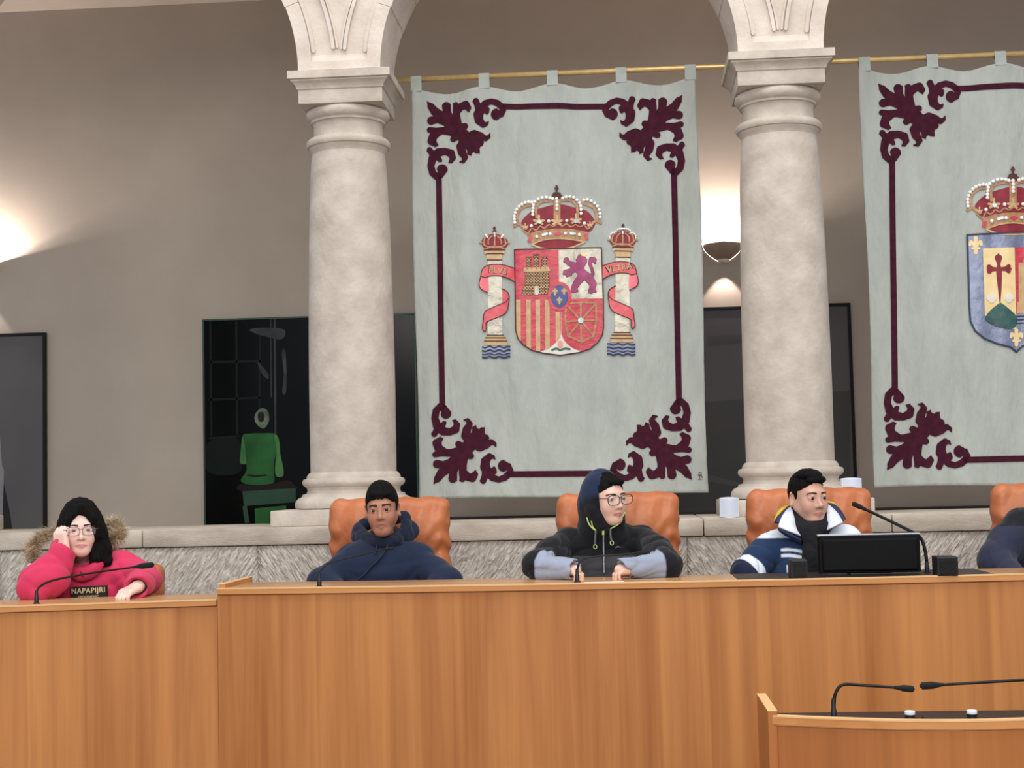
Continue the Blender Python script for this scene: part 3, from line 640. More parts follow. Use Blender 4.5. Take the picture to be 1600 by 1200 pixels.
def each(fn, nm, fs, *a):
    for x_ in fs: fn(nm, x_, *a)
def crown(tf, sf, par, k=1.0):
    "large royal crown; tf maps traced points to the cloth plane"
    c = PB/9.41*k
    A = lambda nm, f, ly, m, cell=.0025: applique(nm, f, sf, ly, m, par, cell)
    sp = lambda pts, n=4: spline(tf(pts), n)
    A('crown_velvet', poly2(spline(tf([(240, 610), (360, 490), (480, 435), (600, 400), (720, 372), (860, 372), (960, 400), (1080, 430), (1200, 470), (1280, 560), (1320, 650), (1240, 775), (1100, 770), (800, 740), (500, 770), (330, 790), (240, 720)]), 3, True)), .003, M['crim'])
    A('crown_lining', poly2(spline(tf([(400, 958), (550, 900), (760, 872), (950, 885), (1140, 920), (1000, 990), (750, 1025), (520, 1005)]), 4, True)), .003, M['crim'])
    A('crown_band', poly2(list(sp([(320, 820), (500, 762), (760, 735), (1000, 745), (1222, 795)]))+list(sp([(1165, 922), (1000, 888), (760, 866), (550, 895), (385, 962)]))), .005, M['gold'])
    A('crown_rim', union2(stroke2(sp([(385, 960), (530, 1015), (740, 1032), (960, 1008), (1170, 925)]), 13*c), stroke2(sp([(385, 960), (550, 898), (760, 872), (950, 885), (1170, 925)]), 9*c)), .006, M['gold2'], .002)
    sc = [(250, 740), (330, 805), (380, 725), (450, 752), (510, 690), (570, 722), (635, 668), (700, 695), (765, 655), (830, 690), (895, 655), (960, 700), (1030, 668), (1090, 702), (1155, 678), (1205, 735), (1250, 700)]
    ar = [stroke2(sp(p), r*c) for p, r in (([(180, 650), (172, 540), (210, 450), (290, 400), (375, 385)], 19), ([(455, 560), (452, 420), (500, 350), (580, 322), (710, 312)], 19), ([(800, 312), (920, 300), (1000, 330), (1050, 410), (1060, 560)], 19), ([(1130, 358), (1230, 385), (1310, 440), (1342, 560), (1330, 620)], 19), ([(755, 620), (755, 290)], 50), ([(130, 690), (190, 655), (240, 690), (300, 730)], 20), ([(1400, 640), (1330, 612), (1290, 640), (1235, 690)], 20))]
    A('crown_arches', union2(*ar, stroke2(sp(sc, 3), 10*c), stroke2(sp([(330, 822), (500, 764), (760, 738), (1000, 748), (1215, 796)]), 9*c)), .006, M['gold'], .002)
    fl = []
    for x, y in ((490, 600), (755, 600), (1035, 580), (290, 690), (1240, 660)):
        z = 1 if abs(x-760) < 400 else .55
        for dx, dy in ((0, -60), (-70, 10), (70, 10), (-50, 60), (50, 60), (0, -10)): fl.append(stroke2(tf([(x, y+20), (x+dx*z, y+dy*z)]), 17*c*z))
    for i in range(0, len(fl), 6): A('crown_floret', union2(*fl[i:i+6]), .008, M['gold2'], .002)
    A('crown_cross', union2(stroke2(tf([(750, 105), (750, 250)]), 17*c), stroke2(tf([(728, 135), (772, 135)]), 10*c), stroke2(tf([(715, 215), (790, 215)]), 22*c), stroke2(tf([(690, 242), (825, 242)]), 13*c), stroke2(tf([(705, 270), (810, 270)]), 22*c)), .007, M['brown_t'], .002)
    each(A, 'crown_jewel', (poly2(tf([(710, 805), (765, 765), (825, 800), (768, 838)])), stroke2(tf([(370, 870), (350, 905)]), 26*c), stroke2(tf([(1180, 830), (1195, 870)]), 26*c)), .008, M['red'], .002)
    each(A, 'crown_gem', (stroke2(tf([(550, 820), (605, 805)]), 19*c), stroke2(tf([(960, 798), (1015, 802)]), 19*c), stroke2(tf([(498, 630)]), 28*c), stroke2(tf([(1030, 620), (1050, 620)]), 24*c)), .010, M['gem'], .002)
    pe = [(135, 640), (130, 592), (130, 545), (142, 495), (165, 445), (200, 405), (242, 375), (290, 352), (340, 342), (385, 346), (400, 525), (400, 480), (405, 432), (410, 385), (432, 335), (480, 297), (538, 276), (598, 270), (650, 278), (692, 290), (750, 290), (755, 340), (755, 390), (755, 440),
          (838, 280), (890, 262), (945, 256), (1000, 270), (1048, 308), (1085, 352), (1105, 400), (1110, 450), (1110, 508), (1150, 312), (1202, 306), (1258, 325), (1310, 358), (1350, 402), (1375, 452), (1388, 510), (1390, 562), (380, 690), (635, 620), (900, 610), (1160, 655), (460, 850), (655, 810), (880, 800), (1085, 822)]
    beads(pe, tf, sf, 26*c, par)
def beads(pe, tf, sf, r, par, ly=.009):
    b = MB()
    for x, z in tf(pe): b.ball((x, float(sf(np.array([x]), np.array([z]))[0])-ly, z), (r, r*.8, r), 10, 7)
    props(b.build('pearl_beads', M['pearl'], par, True), kind='stuff')

def banner(x0p, x1p, anchors, label, tabs, top, bot):
    a, b = W2(x0p[0], top[0]), W2(x1p[0], top[1]); zt = (a[1]+b[1])/2; zb = (W2(x0p[1], bot[0])[1]+W2(x1p[1], bot[1])[1])/2
    x0, x1 = (a[0]+W2(x0p[1], bot[0])[0])/2, (b[0]+W2(x1p[1], bot[1])[0])/2
    t = thing('heraldic_banner', ((x0+x1)/2, YB, zb), label, 'banner'); sf = make_surf(x0, x1, zt, len(label)*.7)
    nu, nv = 150, 150; u = np.linspace(0, 1, nu+1); v = np.linspace(0, 1, nv+1); U, Vv = np.meshgrid(u, v, indexing='ij')
    X = x0+(x1-x0)*U+.006*np.sin(7*Vv+x0)*(2*U-1); ztop_ = zt-.011*(1-np.cos(6.283*4*U)); Z = ztop_+(zb+.004*np.sin(9*U)-ztop_)*Vv
    fr = np.stack([X, sf(X.ravel(), Z.ravel()).reshape(X.shape), Z], -1).reshape(-1, 3); bk = fr+np.array([0, .004, 0])
    i, j = np.meshgrid(np.arange(nu), np.arange(nv), indexing='ij'); k = (i*(nv+1)+j).ravel(); F = np.stack([k, k+1, k+nv+2, k+nv+1], 1); n = len(fr)
    rim = [q*(nv+1) for q in range(nu+1)]+[nu*(nv+1)+q for q in range(1, nv+1)]+[q*(nv+1)+nv for q in range(nu-1, -1, -1)]+[q for q in range(nv-1, 0, -1)]
    rim = np.array(rim); r2 = np.roll(rim, -1); F = np.concatenate([F, F[:, ::-1]+n, np.stack([rim, r2, r2+n, rim+n], 1)])
    mk('cloth', np.concatenate([fr, bk]), F, M['cloth'], t, True)
    for q in range(5):
        xc = x0+.026+(x1-x0-.052)*q/4; xc = np.clip(xc, x0, x1); zc = z_r; y0 = YB+.008; hw = .0265; b_ = MB(); pts = []
        zz = zt-.011*(1-math.cos(6.283*4*(xc-x0)/(x1-x0)))-.008; ys = float(sf(np.array([xc]), np.array([zz]))[0])
        path = [(ys-.003, zz), (y0-.0165, zc-.02), (y0-.0165, zc)]+[(y0-.0165*math.cos(a_), zc+.0165*math.sin(a_)) for a_ in np.linspace(.3, math.pi-.3, 6)]+[(y0+.0165, zc), (y0+.0165, zc-.02), (ys+.006, zz)]
        Vt = []; Ft = []
        for (yy, z_) in path: Vt += [(xc-hw, yy, z_), (xc+hw, yy, z_)]
        for m in range(len(path)-1): Ft.append((2*m, 2*m+1, 2*m+3, 2*m+2))
        o = mk('hanging_tab', Vt, Ft, M['hem'], t); md_ = o.modifiers.new('thickness', 'SOLIDIFY'); md_.thickness = .004
    P_ = {}
    for key, (px, py, mx, mz) in anchors.items():
        an = W2(px, py) if px is not None else None
        P_[key] = an
    # right corners mirrored from the left ones where the photo cuts the banner off
    if P_['tr'] is None: P_['tr'] = np.array([x0+x1-P_['tl'][0], P_['tl'][1]]); P_['br'] = np.array([x0+x1-P_['bl'][0], P_['bl'][1]])
    for key, (px, py, mx, mz) in anchors.items():
        applique('corner_scroll', corner(P_[key], mx, mz), sf, .004, M['velvet'], t, .0026)
    e1 = (850-200)/5.454*PB; e2 = (1075-425)/5.454*PB; bx = (290-200)/5.454*PB; bz = (497-425)/5.454*PB; r_ = 4.6*PB
    for p, q in (((P_['tl'][0]+e1, P_['tl'][1]-bz), (P_['tr'][0]-e1, P_['tr'][1]-bz)), ((P_['bl'][0]+e1, P_['bl'][1]+bz), (P_['br'][0]-e1, P_['br'][1]+bz)),
                 ((P_['tl'][0]+bx, P_['tl'][1]-e2), (P_['bl'][0]+bx, P_['bl'][1]+e2)), ((P_['tr'][0]-bx, P_['tr'][1]-e2), (P_['br'][0]-bx, P_['br'][1]+e2))):
        applique('border_band', stroke2([p, q], r_), sf, .004, M['velvet'], t, .003)
    return t, sf
b1, s1 = banner((645, 652), (1090, 1105), {'tl': (667, 158, 1, 1), 'tr': (1066, 148.5, -1, 1), 'bl': (677, 757, 1, -1), 'br': (1081.5, 750, -1, -1)},
    'pale banner with pillars, castle and lion arms between the two columns', 5, (139, 124), (779, 772))
wid = W2(1090, 124)[0]-W2(645, 139)[0]
b2, s2 = banner((1348, 1362), (1348+wid/PB, 1362+wid/PB), {'tl': (1372, 130, 1, 1), 'tr': (None, None, -1, 1), 'bl': (1386, 735, 1, -1), 'br': (None, None, -1, -1)},
    'pale banner with blue bordered shield, cut by the right edge', 5, (107, 92), (762, 752))
# ---- arms on the first banner
Sx = lambda pts: [W2(790+x/6.667, 380+y/6.667) for x, y in pts]; sq = PB/6.667
A = lambda nm, f, ly, m, cell=.0028, par=b1: applique(nm, f, s1, ly, m, par, cell)
out = [(93, 68), (998, 48), (1018, 580), (1020, 880), (1008, 960), (962, 1032), (882, 1102), (762, 1142), (570, 1168), (400, 1148), (280, 1118), (188, 1063), (128, 992), (106, 900), (102, 590)]
A('shield_field', poly2(Sx(out)), .003, M['white_s']); A('shield_outline', stroke2(Sx(out+out[:1]), 6*sq), .008, M['brown_t'], .0022)
A('castle_quarter', poly2(Sx([(95, 70), (550, 65), (560, 582), (105, 590)])), .005, M['red'])
A('lion_quarter', poly2(Sx([(555, 64), (995, 52), (1010, 577), (564, 582)])), .005, M['silv'])
q3 = poly2(list(np.array(Sx([(105, 592), (575, 586)])))+list(spline(Sx([(576, 900), (570, 955), (545, 1008), (460, 1085), (330, 1132), (230, 1090), (150, 1012), (112, 905)]), 4)))
A('stripe_quarter', q3, .005, M['red'])
st = [poly2(Sx([(a, y0), (a+46, y0), (a+50, 1140), (a+4, 1140)])) for a, y0 in ((112, 592), (216, 590), (313, 588), (412, 590), (520, 715))]
each(A, 'gold_stripe', [inter2(x_, q3) for x_ in st], .007, M['gold2'], .0022)
q4 = poly2(list(np.array(Sx([(578, 586), (1010, 580)])))+list(spline(Sx([(1015, 880), (1000, 960), (940, 1040), (850, 1108), (765, 1118), (680, 1080), (612, 1012), (582, 945)]), 4)))
A('chain_quarter', q4, .005, M['red'])
nd = [(630, 632), (785, 622), (942, 627), (945, 805), (918, 968), (790, 1032), (655, 970), (622, 820)]; cen = (785, 810); ch = []
for p, q in list(zip(nd, nd[1:]+nd[:1]))+[(cen, p) for p in nd]:
    L_ = math.dist(p, q); n = max(int(L_/26), 2)
    for k in range(n):
        a0, a1 = (k+.1)/n, (k+.9)/n; pts = Sx([(p[0]+(q[0]-p[0])*a, p[1]+(q[1]-p[1])*a) for a in (a0, a1)]); ch.append(stroke2(pts, (8 if k % 2 else 11)*sq))
props(A('gold_chain', union2(*ch), .008, M['gold'], .002), kind='stuff'); A('centre_gem', stroke2(Sx([cen]), 29*sq), .013, M['gem'], .002)
A('pomegranate', stroke2(Sx([(570, 1040), (570, 1062)]), 26*sq), .006, M['pom'], .002)
A('pomegranate_leaves', stroke2(spline(Sx([(485, 1112), (530, 1098), (570, 1112), (615, 1098), (668, 1104)]), 4), 10*sq), .006, M['green_t'], .002)
def ov(rx, ry): return poly2(Sx([(562+rx*math.cos(a), 556+ry*math.sin(a)) for a in np.linspace(0, 6.283, 36, endpoint=False)]))
A('oval_rim', ov(124, 152), .009, M['red']); A('oval_field', ov(88, 116), .011, M['blue'])
def fleur(x, y, k, T_=Sx, q=sq): return union2(*[stroke2(spline(T_([(x+a*k, y+b*k) for a, b in p]), 3), r*k*q) for p, r in (([(0, -34), (0, 30)], 8), ([(-24, -4), (-20, -18), (-8, -4), (-3, 12)], 6), ([(24, -4), (20, -18), (8, -4), (3, 12)], 6), ([(-14, 12), (14, 12)], 5))])
each(A, 'gold_lily', (fleur(516, 512, 1.0), fleur(610, 508, 1.0), fleur(562, 604, 1.0)), .013, M['gold2'], .0016)
tw = []
for x0, x1, y0 in ((212, 272, 140), (288, 352, 112), (370, 436, 140)):
    w_ = x1-x0; tw.append(poly2(Sx([(x0+8, y0+30), (x1-8, y0+30), (x1-4, 275), (x0+4, 275)]))); tw.append(poly2(Sx([(x0, y0+18), (x1, y0+18), (x1-6, y0+46), (x0+6, y0+46)])))
    for m in range(3): tw.append(poly2(Sx([(x0+m*w_*.38, y0), (x0+m*w_*.38+w_*.24, y0), (x0+m*w_*.38+w_*.24, y0+22), (x0+m*w_*.38, y0+22)])))
body = poly2(Sx([(165, 542), (180, 462), (206, 440), (204, 300), (452, 292), (458, 440), (436, 536)]))
bat = [poly2(Sx([(188, 278), (464, 268), (464, 296), (190, 304)]))]+[poly2(Sx([(190+m*46, 258-m*1.6), (222+m*46, 257-m*1.6), (222+m*46, 284), (190+m*46, 284)])) for m in range(6)]
cast = union2(body, *tw, *bat); A('castle_outline', cast, .0075, M['brown_t'], .0022)
sc0 = np.array(Sx([(165, 542)])[0])
def bricks(Q):
    x = (Q[:, 0]-sc0[0])/(30*sq); z = (Q[:, 1]-sc0[1])/(15.5*sq); r = np.floor(z); fx = (x+.5*(r % 2)) % 1; fz = z % 1
    return np.maximum(np.abs(fx-.5)-.36, (np.abs(fz-.5)-.31)*.55)*30*sq
bri = lambda Q: np.maximum(cast(Q)+3*sq, bricks(Q)); bri.bb = cast.bb; props(A('castle_bricks', bri, .0095, M['gold2'], .0011), kind='stuff')
A('castle_parapet', union2(*bat), .0105, M['gold2'], .002); A('castle_gate', stroke2(Sx([(325, 470), (325, 520)]), 22*sq), .0105, M['silv'], .002)
li = [[(790, 165, 44), (800, 190, 46), (780, 225, 46), (760, 260, 44), (795, 315, 42), (865, 365, 42)], [(740, 240, 34), (690, 225, 26), (655, 205, 22), (632, 175, 24), (645, 160, 8)], [(612, 190, 8), (632, 178, 22)], [(730, 270, 32), (675, 292, 24), (625, 305, 24), (608, 320, 10)], [(640, 340, 12), (665, 320, 26)],
      [(800, 350, 40), (755, 400, 36), (722, 450, 30), (712, 490, 28), (696, 505, 8)], [(745, 500, 10), (720, 490, 26)], [(870, 370, 44), (910, 425, 34), (905, 470, 28), (890, 500, 26), (872, 515, 8)], [(935, 505, 10), (905, 495, 26)], [(885, 350, 14), (912, 320, 14), (898, 265, 13), (876, 215, 14), (892, 172, 22), (925, 175, 20), (930, 205, 10)], [(745, 175, 10), (775, 168, 24)], [(840, 175, 8), (822, 200, 22)]]
lion = union2(*[stroke2(Sx([(x, y) for x, y, r in s_]), np.array([r for *_, r in s_])*sq) for s_ in li])
def grow2(f, d):
    g = lambda Q: f(Q)-d
    g.bb = (f.bb[0]-d, f.bb[1]+d); return g
A('lion_outline', grow2(lion, 4*sq), .007, M['brown_t'], .002)
A('lion', lion, .009, M['purp'], .0018)
A('lion_crown', union2(*[stroke2(Sx([(x, y), (x2, y2)]), 8*sq) for x, y, x2, y2 in ((785, 100, 800, 128), (812, 105, 810, 130), (842, 122, 825, 135), (800, 130, 830, 135))]), .010, M['cream'], .0016)
CC = lambda pts: [W2(790+x/9.41, 280+y/9.41) for x, y in pts]
crown(CC, s1, b1)
# pillars with ribbons
def pillar(T_, word, sgn, mini_pearls):
    q = PB/5.217
    A('pillar_shaft', poly2(T_([(113, 345), (230, 345), (236, 962), (120, 962)])), .004, M['silv'])
    A('pillar_capital', union2(poly2(T_([(85, 266), (256, 264), (252, 296), (90, 298)])), poly2(T_([(106, 290), (236, 288), (230, 346), (112, 347)]))), .006, M['gold2'], .002)
    A('pillar_foot', poly2(T_([(114, 958), (242, 958), (248, 975), (264, 984), (268, 1006), (273, 1010), (274, 1040), (87, 1040), (88, 1010), (94, 1004), (96, 984), (110, 975)])), .006, M['gold2'], .002)
    each(A, 'pillar_line', ([stroke2(T_(p), 4*q) for p in ([(112, 960), (244, 960)], [(98, 981), (262, 981)], [(90, 1007), (272, 1007)], [(106, 296), (238, 294)], [(112, 346), (230, 345)], [(86, 266), (256, 264)])]), .008, M['brown_t'], .0016)
    A('water_panel', poly2(T_([(73, 1046), (296, 1046), (296, 1140), (75, 1146)])), .004, M['steel'])
    wv = lambda y, a: [(75+k*11, y+a*math.sin(k*.9)) for k in range(21)]
    each(A, 'water_wave', ([stroke2(T_(wv(y, 6)), r*q) for y, r in ((1056, 6), (1086, 7), (1114, 5), (1138, 7))]), .006, M['navy_t'], .0016)
    A('ribbon_back', poly2(spline(T_([(60, 480), (46, 540), (60, 582), (118, 614), (120, 500), (100, 486)]), 3, True)), .007, M['rib2'])
    A('ribbon_back', poly2(spline(T_([(228, 580), (275, 605), (292, 645), (285, 705), (232, 722)]), 3, True)), .003, M['rib'])
    A('ribbon_front', poly2(list(spline(T_([(338, 416), (250, 388), (180, 382), (110, 392), (72, 425), (60, 482)]), 4))+list(spline(T_([(100, 490), (130, 478), (200, 475), (270, 490), (338, 526)]), 4))), .008, M['rib'])
    A('ribbon_tail', poly2(list(spline(T_([(290, 650), (285, 715), (272, 762), (235, 797), (130, 842), (102, 862), (104, 900), (94, 930), (72, 902), (80, 850), (86, 790), (108, 758)]), 3))+T_([(200, 716), (262, 690)])), .008, M['rib'])
    each(A, 'ribbon_edge', ([stroke2(spline(T_(p), 4), 3.2*q) for p in ([(338, 416), (250, 388), (180, 382), (110, 392), (72, 425), (58, 485), (46, 540), (60, 582), (118, 614)], [(60, 480), (100, 490), (130, 478), (200, 475), (270, 490), (338, 526)], [(230, 580), (275, 605), (292, 645), (285, 715), (272, 762), (235, 797), (130, 842), (102, 862), (104, 900), (94, 930), (72, 902), (80, 850), (86, 790), (108, 758), (200, 716), (262, 690), (285, 660)])]), .0095, M['brown_t'], .0016)
    A('small_crown_velvet', poly2(spline(T_([(62, 200), (100, 150), (170, 132), (240, 150), (284, 202), (246, 258), (175, 268), (100, 262)]), 3, True)), .004, M['crim'], .002)
    A('small_crown_gold', union2(*[stroke2(spline(T_(p), 3), 6*q) for p in ([(52, 206), (75, 205), (100, 232), (175, 244), (245, 230), (270, 205), (292, 206)], [(85, 205), (92, 165), (120, 150)], [(260, 205), (252, 165), (225, 150)], [(120, 215), (122, 180), (150, 150)], [(225, 213), (222, 180), (195, 150)], [(172, 225), (172, 150)], [(95, 258), (140, 240), (175, 236), (215, 240), (250, 255)])]), .006, M['gold'], .0016)
    A('small_crown_cross', union2(stroke2(T_([(170, 78), (170, 125)]), 7*q), stroke2(T_([(170, 88)]), 12*q), stroke2(T_([(162, 112), (180, 112)]), 7*q)), .006, M['brown_t'], .0016)
    beads(mini_pearls, T_, s1, 8.5*q, b1, .007)
T1 = lambda pts: [W2(740+x/5.217, 340+y/5.217) for x, y in pts]; T2 = lambda pts: [W2(930+(397-x)/5.217, 340+(y-22)/5.217) for x, y in pts]
pillar(T1, 'PLVS', 1, [(98, 143), (106, 152), (113, 162), (170, 125), (171, 138), (172, 152), (240, 143), (234, 152), (228, 162)])
pillar(T2, 'VLTRA', -1, [(66+k, y) for a, k, y in ((0, 0, 190), (0, 2, 172), (0, 10, 156), (0, 24, 146), (0, 38, 146), (0, 46, 128), (0, 60, 118), (0, 76, 114), (0, 92, 114), (0, 106, 112), (0, 118, 114), (0, 132, 116), (0, 148, 120), (0, 162, 134), (0, 176, 146), (0, 192, 148), (0, 204, 160), (0, 212, 178), (0, 212, 192), (0, 106, 135), (0, 106, 150))])
def lettering(word, pts, size, ang, mat_, par, sf, ly, name='lettering'):
    cu = bpy.data.curves.new('t', 'FONT'); cu.body = word; cu.align_x = 'CENTER'; cu.align_y = 'CENTER'; cu.size = 1; cu.extrude = .02; cu.offset = .012; cu.space_character = 1.1
    o = bpy.data.objects.new('t', cu); COL.objects.link(o); dg = bpy.context.evaluated_depsgraph_get(); me = o.evaluated_get(dg).to_mesh()
    V = np.array([v.co[:] for v in me.vertices]); F = [list(p.vertices) for p in me.polygons]; bpy.data.objects.remove(o); bpy.data.curves.remove(cu)
    c, s_ = math.cos(ang), math.sin(ang); X = pts[0]+size*(V[:, 0]*c-V[:, 1]*s_); Z = pts[1]+size*(V[:, 0]*s_+V[:, 1]*c)
    Y = sf(X, Z)-ly-V[:, 2]*.06
    return mk(name, np.stack([X, Y, Z], 1), F, mat_, par)
lettering('PLVS', T1([(198, 436)])[0], .044, math.radians(-9), M['brown_t'], b1, s1, .0095); lettering('PLVS', T1([(198, 435)])[0], .040, math.radians(-9), M['gold2'], b1, s1, .011)
lettering('VLTRA', W2(930+198/5.217, 340+414/5.217), .043, math.radians(8), M['brown_t'], b1, s1, .0095); lettering('VLTRA', W2(930+198/5.217, 340+413/5.217), .039, math.radians(8), M['gold2'], b1, s1, .011)
mo = lambda pts: [W2(900+x/6.317, 600+y/6.317) for x, y in pts]
props(A('maker_monogram', union2(*[stroke2(mo(p), 2.2*PB/6.317) for p in ([(1205, 905), (1245, 905)], [(1205, 940), (1245, 940)], [(1222, 905), (1222, 940)], [(1210, 870), (1240, 875), (1235, 895), (1205, 890)], [(1232, 905), (1248, 925)])]), .003, M['brown_t'], .0016), kind='stuff')
# ---- arms on the second banner
A2 = lambda nm, f, ly, m, cell=.0028: applique(nm, f, s2, ly, m, b2, cell)
kx = 1582.5
C2 = lambda pts: [W2(kx+(x-755)/9.41*1.06, 262+(y-105)/9.41*1.06) for x, y in pts]
crown(C2, s2, b2, 1.06)
V2 = lambda pts: [W2(1480+x/3.75, 240+y/3.75) for x, y in pts]; vq = PB/3.75
lo_ = [(118, 476), (128, 900), (134, 985), (160, 1040), (215, 1085), (300, 1118), (370, 1135), (405, 1162)]
rt = [(404, 1162), (440, 1128), (510, 1105), (590, 1068), (645, 1018), (668, 960), (668, 870), (652, 450)]
A2('shield_border', poly2(V2(lo_+rt)), .003, M['steel']); A2('shield_outline', stroke2(V2(lo_+rt+lo_[:1]), 5*vq), .007, M['navy_t'], .0022)
A2('cross_field', poly2(V2([(208, 556), (394, 550), (405, 1030), (330, 1022), (250, 990), (218, 950)])), .005, M['cream'])
A2('castle_field', poly2(V2([(394, 550), (570, 540), (585, 920), (555, 975), (500, 1005), (405, 1030)])), .005, M['red'])
A2('castle_tower', union2(poly2(V2([(418, 640), (448, 640), (448, 620), (475, 620), (475, 640), (500, 640), (500, 618), (528, 618), (528, 640), (552, 640), (552, 900), (418, 905)])), poly2(V2([(410, 870), (565, 860), (568, 930), (408, 935)]))), .007, M['gold2'], .0022)
A2('river_panel', poly2(V2([(404, 940), (575, 930), (556, 975), (500, 1005), (405, 1028)])), .007, M['steel'])
each(A2, 'river_wave', ([stroke2(V2([(406, y), (555, y-6)]), 3.5*vq) for y in (955, 975, 995)]), .009, M['navy_t'], .002)
A2('red_cross', union2(*[stroke2(V2([(x, y) for x, y, r in s_]), np.array([r for *_, r in s_])*vq) for s_ in ([(298, 588, 3), (298, 612, 20), (300, 650, 8), (302, 700, 16), (305, 800, 9), (306, 872, 2)], [(302, 678, 10), (260, 678, 13), (243, 664, 13)], [(245, 692, 13), (258, 680, 12)], [(302, 678, 10), (342, 676, 13), (358, 662, 12)], [(358, 690, 12), (345, 678, 12)], [(232, 680, 4), (245, 680, 12)], [(372, 676, 4), (356, 676, 12)])]), .008, M['crim'], .0018)
A2('green_hill', poly2(spline(V2([(218, 965), (250, 920), (300, 880), (315, 878), (360, 912), (404, 955), (404, 1005), (370, 1028), (300, 1018), (240, 990)]), 3, True)), .008, M['green_t'])
def shell(x, y): return union2(stroke2(V2([(x-15, y-4), (x+15, y-6)]), 15*vq), stroke2(V2([(x, y-12), (x, y+8)]), 17*vq))
each(A2, 'white_shell', (shell(257, 852), shell(358, 850)), .008, M['white_s'], .0018)
each(A2, 'gold_lily', (fleur(166, 540, 1.35, V2, vq), fleur(404, 1080, 1.35, V2, vq), fleur(610, 520, 1.35, V2, vq), fleur(625, 900, 1.35, V2, vq)), .006, M['cream'], .0018)
# ================================================================== DESKS
YD = 5.0; DEP = .37; EB = .021
def on_plane(px, py, z): d = ray(px, py); return EYE+d*((z-EYE[2])/d[2])
_dk = np.array([on_plane(x, y, ZD) for x, y in ((340, 918.7), (500, 917.3), (675, 915.7), (900, 911.8), (1110, 907), (1320, 902), (1600, 897))])
_pf = np.polyfit(_dk[:, 0], _dk[:, 1], 2); _xr = _dk[-1, 0]
def ydesk(x): return float(np.polyval(_pf, min(x, _xr))+max(x-_xr, 0)*np.polyval(np.polyder(_pf), _xr))
xd0 = _dk[0, 0]; xd1 = at(1980, 900, YD)[0]
def sweep(name, xs, yf, z0, z1, o0, o1, m, parent):
    n = len(xs); V = []; F = []
    for x in xs: y = yf(x); V += [(x, y+o0, z0), (x, y+o0, z1), (x, y+o1, z1), (x, y+o1, z0)]
    for i in range(n-1):
        for k in range(4): F.append((i*4+k, i*4+4+k, i*4+4+(k+1) % 4, i*4+(k+1) % 4))
    F += [(0, 1, 2, 3), tuple(range(4*n-1, 4*n-5, -1))]
    return MB().add(V, F).build(name, m, parent, angle=30)
desk = thing('presiding_desk', ((xd0+xd1)/2, YD, 0), 'long tall cherry wood desk across the dais', 'desk')
xs = np.linspace(xd0, xd1, 40)
def desk_parts(xs, yf, z, m, t):
    sweep('front_panel', xs, yf, 0, z-EB, .012, .034, m, t); sweep('front_edge', xs, yf, z-EB, z-.004, 0, .03, M['wood_edge'], t)
    sweep('edge_lip', xs, yf, z-.004, z+.0005, -.0008, .022, M['wood_pale'], t); sweep('desk_top', xs, yf, z-.03, z-.004, .0305, DEP, M['wood_top'], t)
desk_parts(xs, ydesk, ZD, M['wood'], desk)
ye = ydesk(xd0)
MB().box((xd0-.001, ye+.0345, 0), (xd0+.021, ye+DEP+.05, ZD+.010), .002).build('end_board', M['wood_edge'], desk)
MB().box((xd0-.0015, ye+.0345, ZD+.0101), (xd0+.0215, ye+DEP+.051, ZD+.0135), .001).build('end_board_lip', M['wood_pale'], desk)
YG = ye+.004; ZG = at(320, 937, YG)[2]; xg1 = xd0-.004; xg0 = at(-420, 955, YG)[0]
_g0 = on_plane(0, 947, ZG); _g1 = on_plane(320, 937, ZG); _sl = (_g1[1]-_g0[1])/(_g1[0]-_g0[0]); yside = lambda x: _g1[1]+(x-_g1[0])*_sl
sd = thing('side_desk', ((xg0+xg1)/2, YG, 0), 'lower wooden desk in front of the girl in pink', 'desk')
desk_parts(np.linspace(xg0, xg1, 4), yside, ZG, M['wood_l'], sd)
ZTOP = ZD-.004; ZGT = ZG-.004
# inset dark pad under the monitor
a, b = on_plane(1152, 905, ZTOP), on_plane(1546, 896, ZTOP)
props(MB().prism([(a[0], ydesk(a[0])+.05), (b[0], ydesk(b[0])+.05), (b[0]+.0, ydesk(b[0])+DEP-.02), (a[0]+.0, ydesk(a[0])+DEP-.02)], lambda p, s: (p[0], p[1], ZTOP+(.0002, .003)[s])).build('desk_pad', M['pad']), 'dark rectangular desk pad under the computer monitor', 'desk pad')

# ---- front lectern desk, bowed towards the viewer
YL = 3.95
pe = [at(1207, 1120, YL), at(1300, 1124.5, YL-.05), at(1400, 1127, YL-.09), at(1480, 1125.5, YL-.10), at(1600, 1119, YL-.09), at(1700, 1111, YL-.05), at(1790, 1102, YL)]
zl = float(np.mean([p[2] for p in pe[:5]]))
xl0, xl1 = pe[0][0], pe[-1][0]
cv = [(x, YL-.115*math.sin(math.pi*(x-xl0)/(xl1-xl0))) for x in np.linspace(xl0, xl1, 33)]
le = thing('lectern_desk', ((xl0+xl1)/2, YL, 0), 'bow fronted wooden lectern desk at the lower right corner', 'desk')
def band(name, z0, z1, o0, o1, m, bev=False):
    n = len(cv); V = []; F = []
    for x, y in cv: V += [(x, y+o0, z0), (x, y+o0, z1), (x, y+o1, z1), (x, y+o1, z0)]
    for i in range(n-1):
        for k in range(4): F.append((i*4+k, i*4+4+k, i*4+4+(k+1) % 4, i*4+(k+1) % 4))
    F += [(0, 1, 2, 3), tuple(range(4*n-1, 4*n-5, -1))]
    b_ = MB(); b_.add(V, F); return b_.build(name, m, le, angle=30)
band('front_panel', 0, zl-.0215, .008, .028, M['wood_lect']); band('front_edge', zl-.021, zl-.002, 0, .026, M['wood_edge']); band('edge_lip', zl-.002, zl+.002, -.001, .024, M['wood_pale'])
band('shadow_groove', zl-.0235, zl-.021, .004, .02, M['wood_pale'])
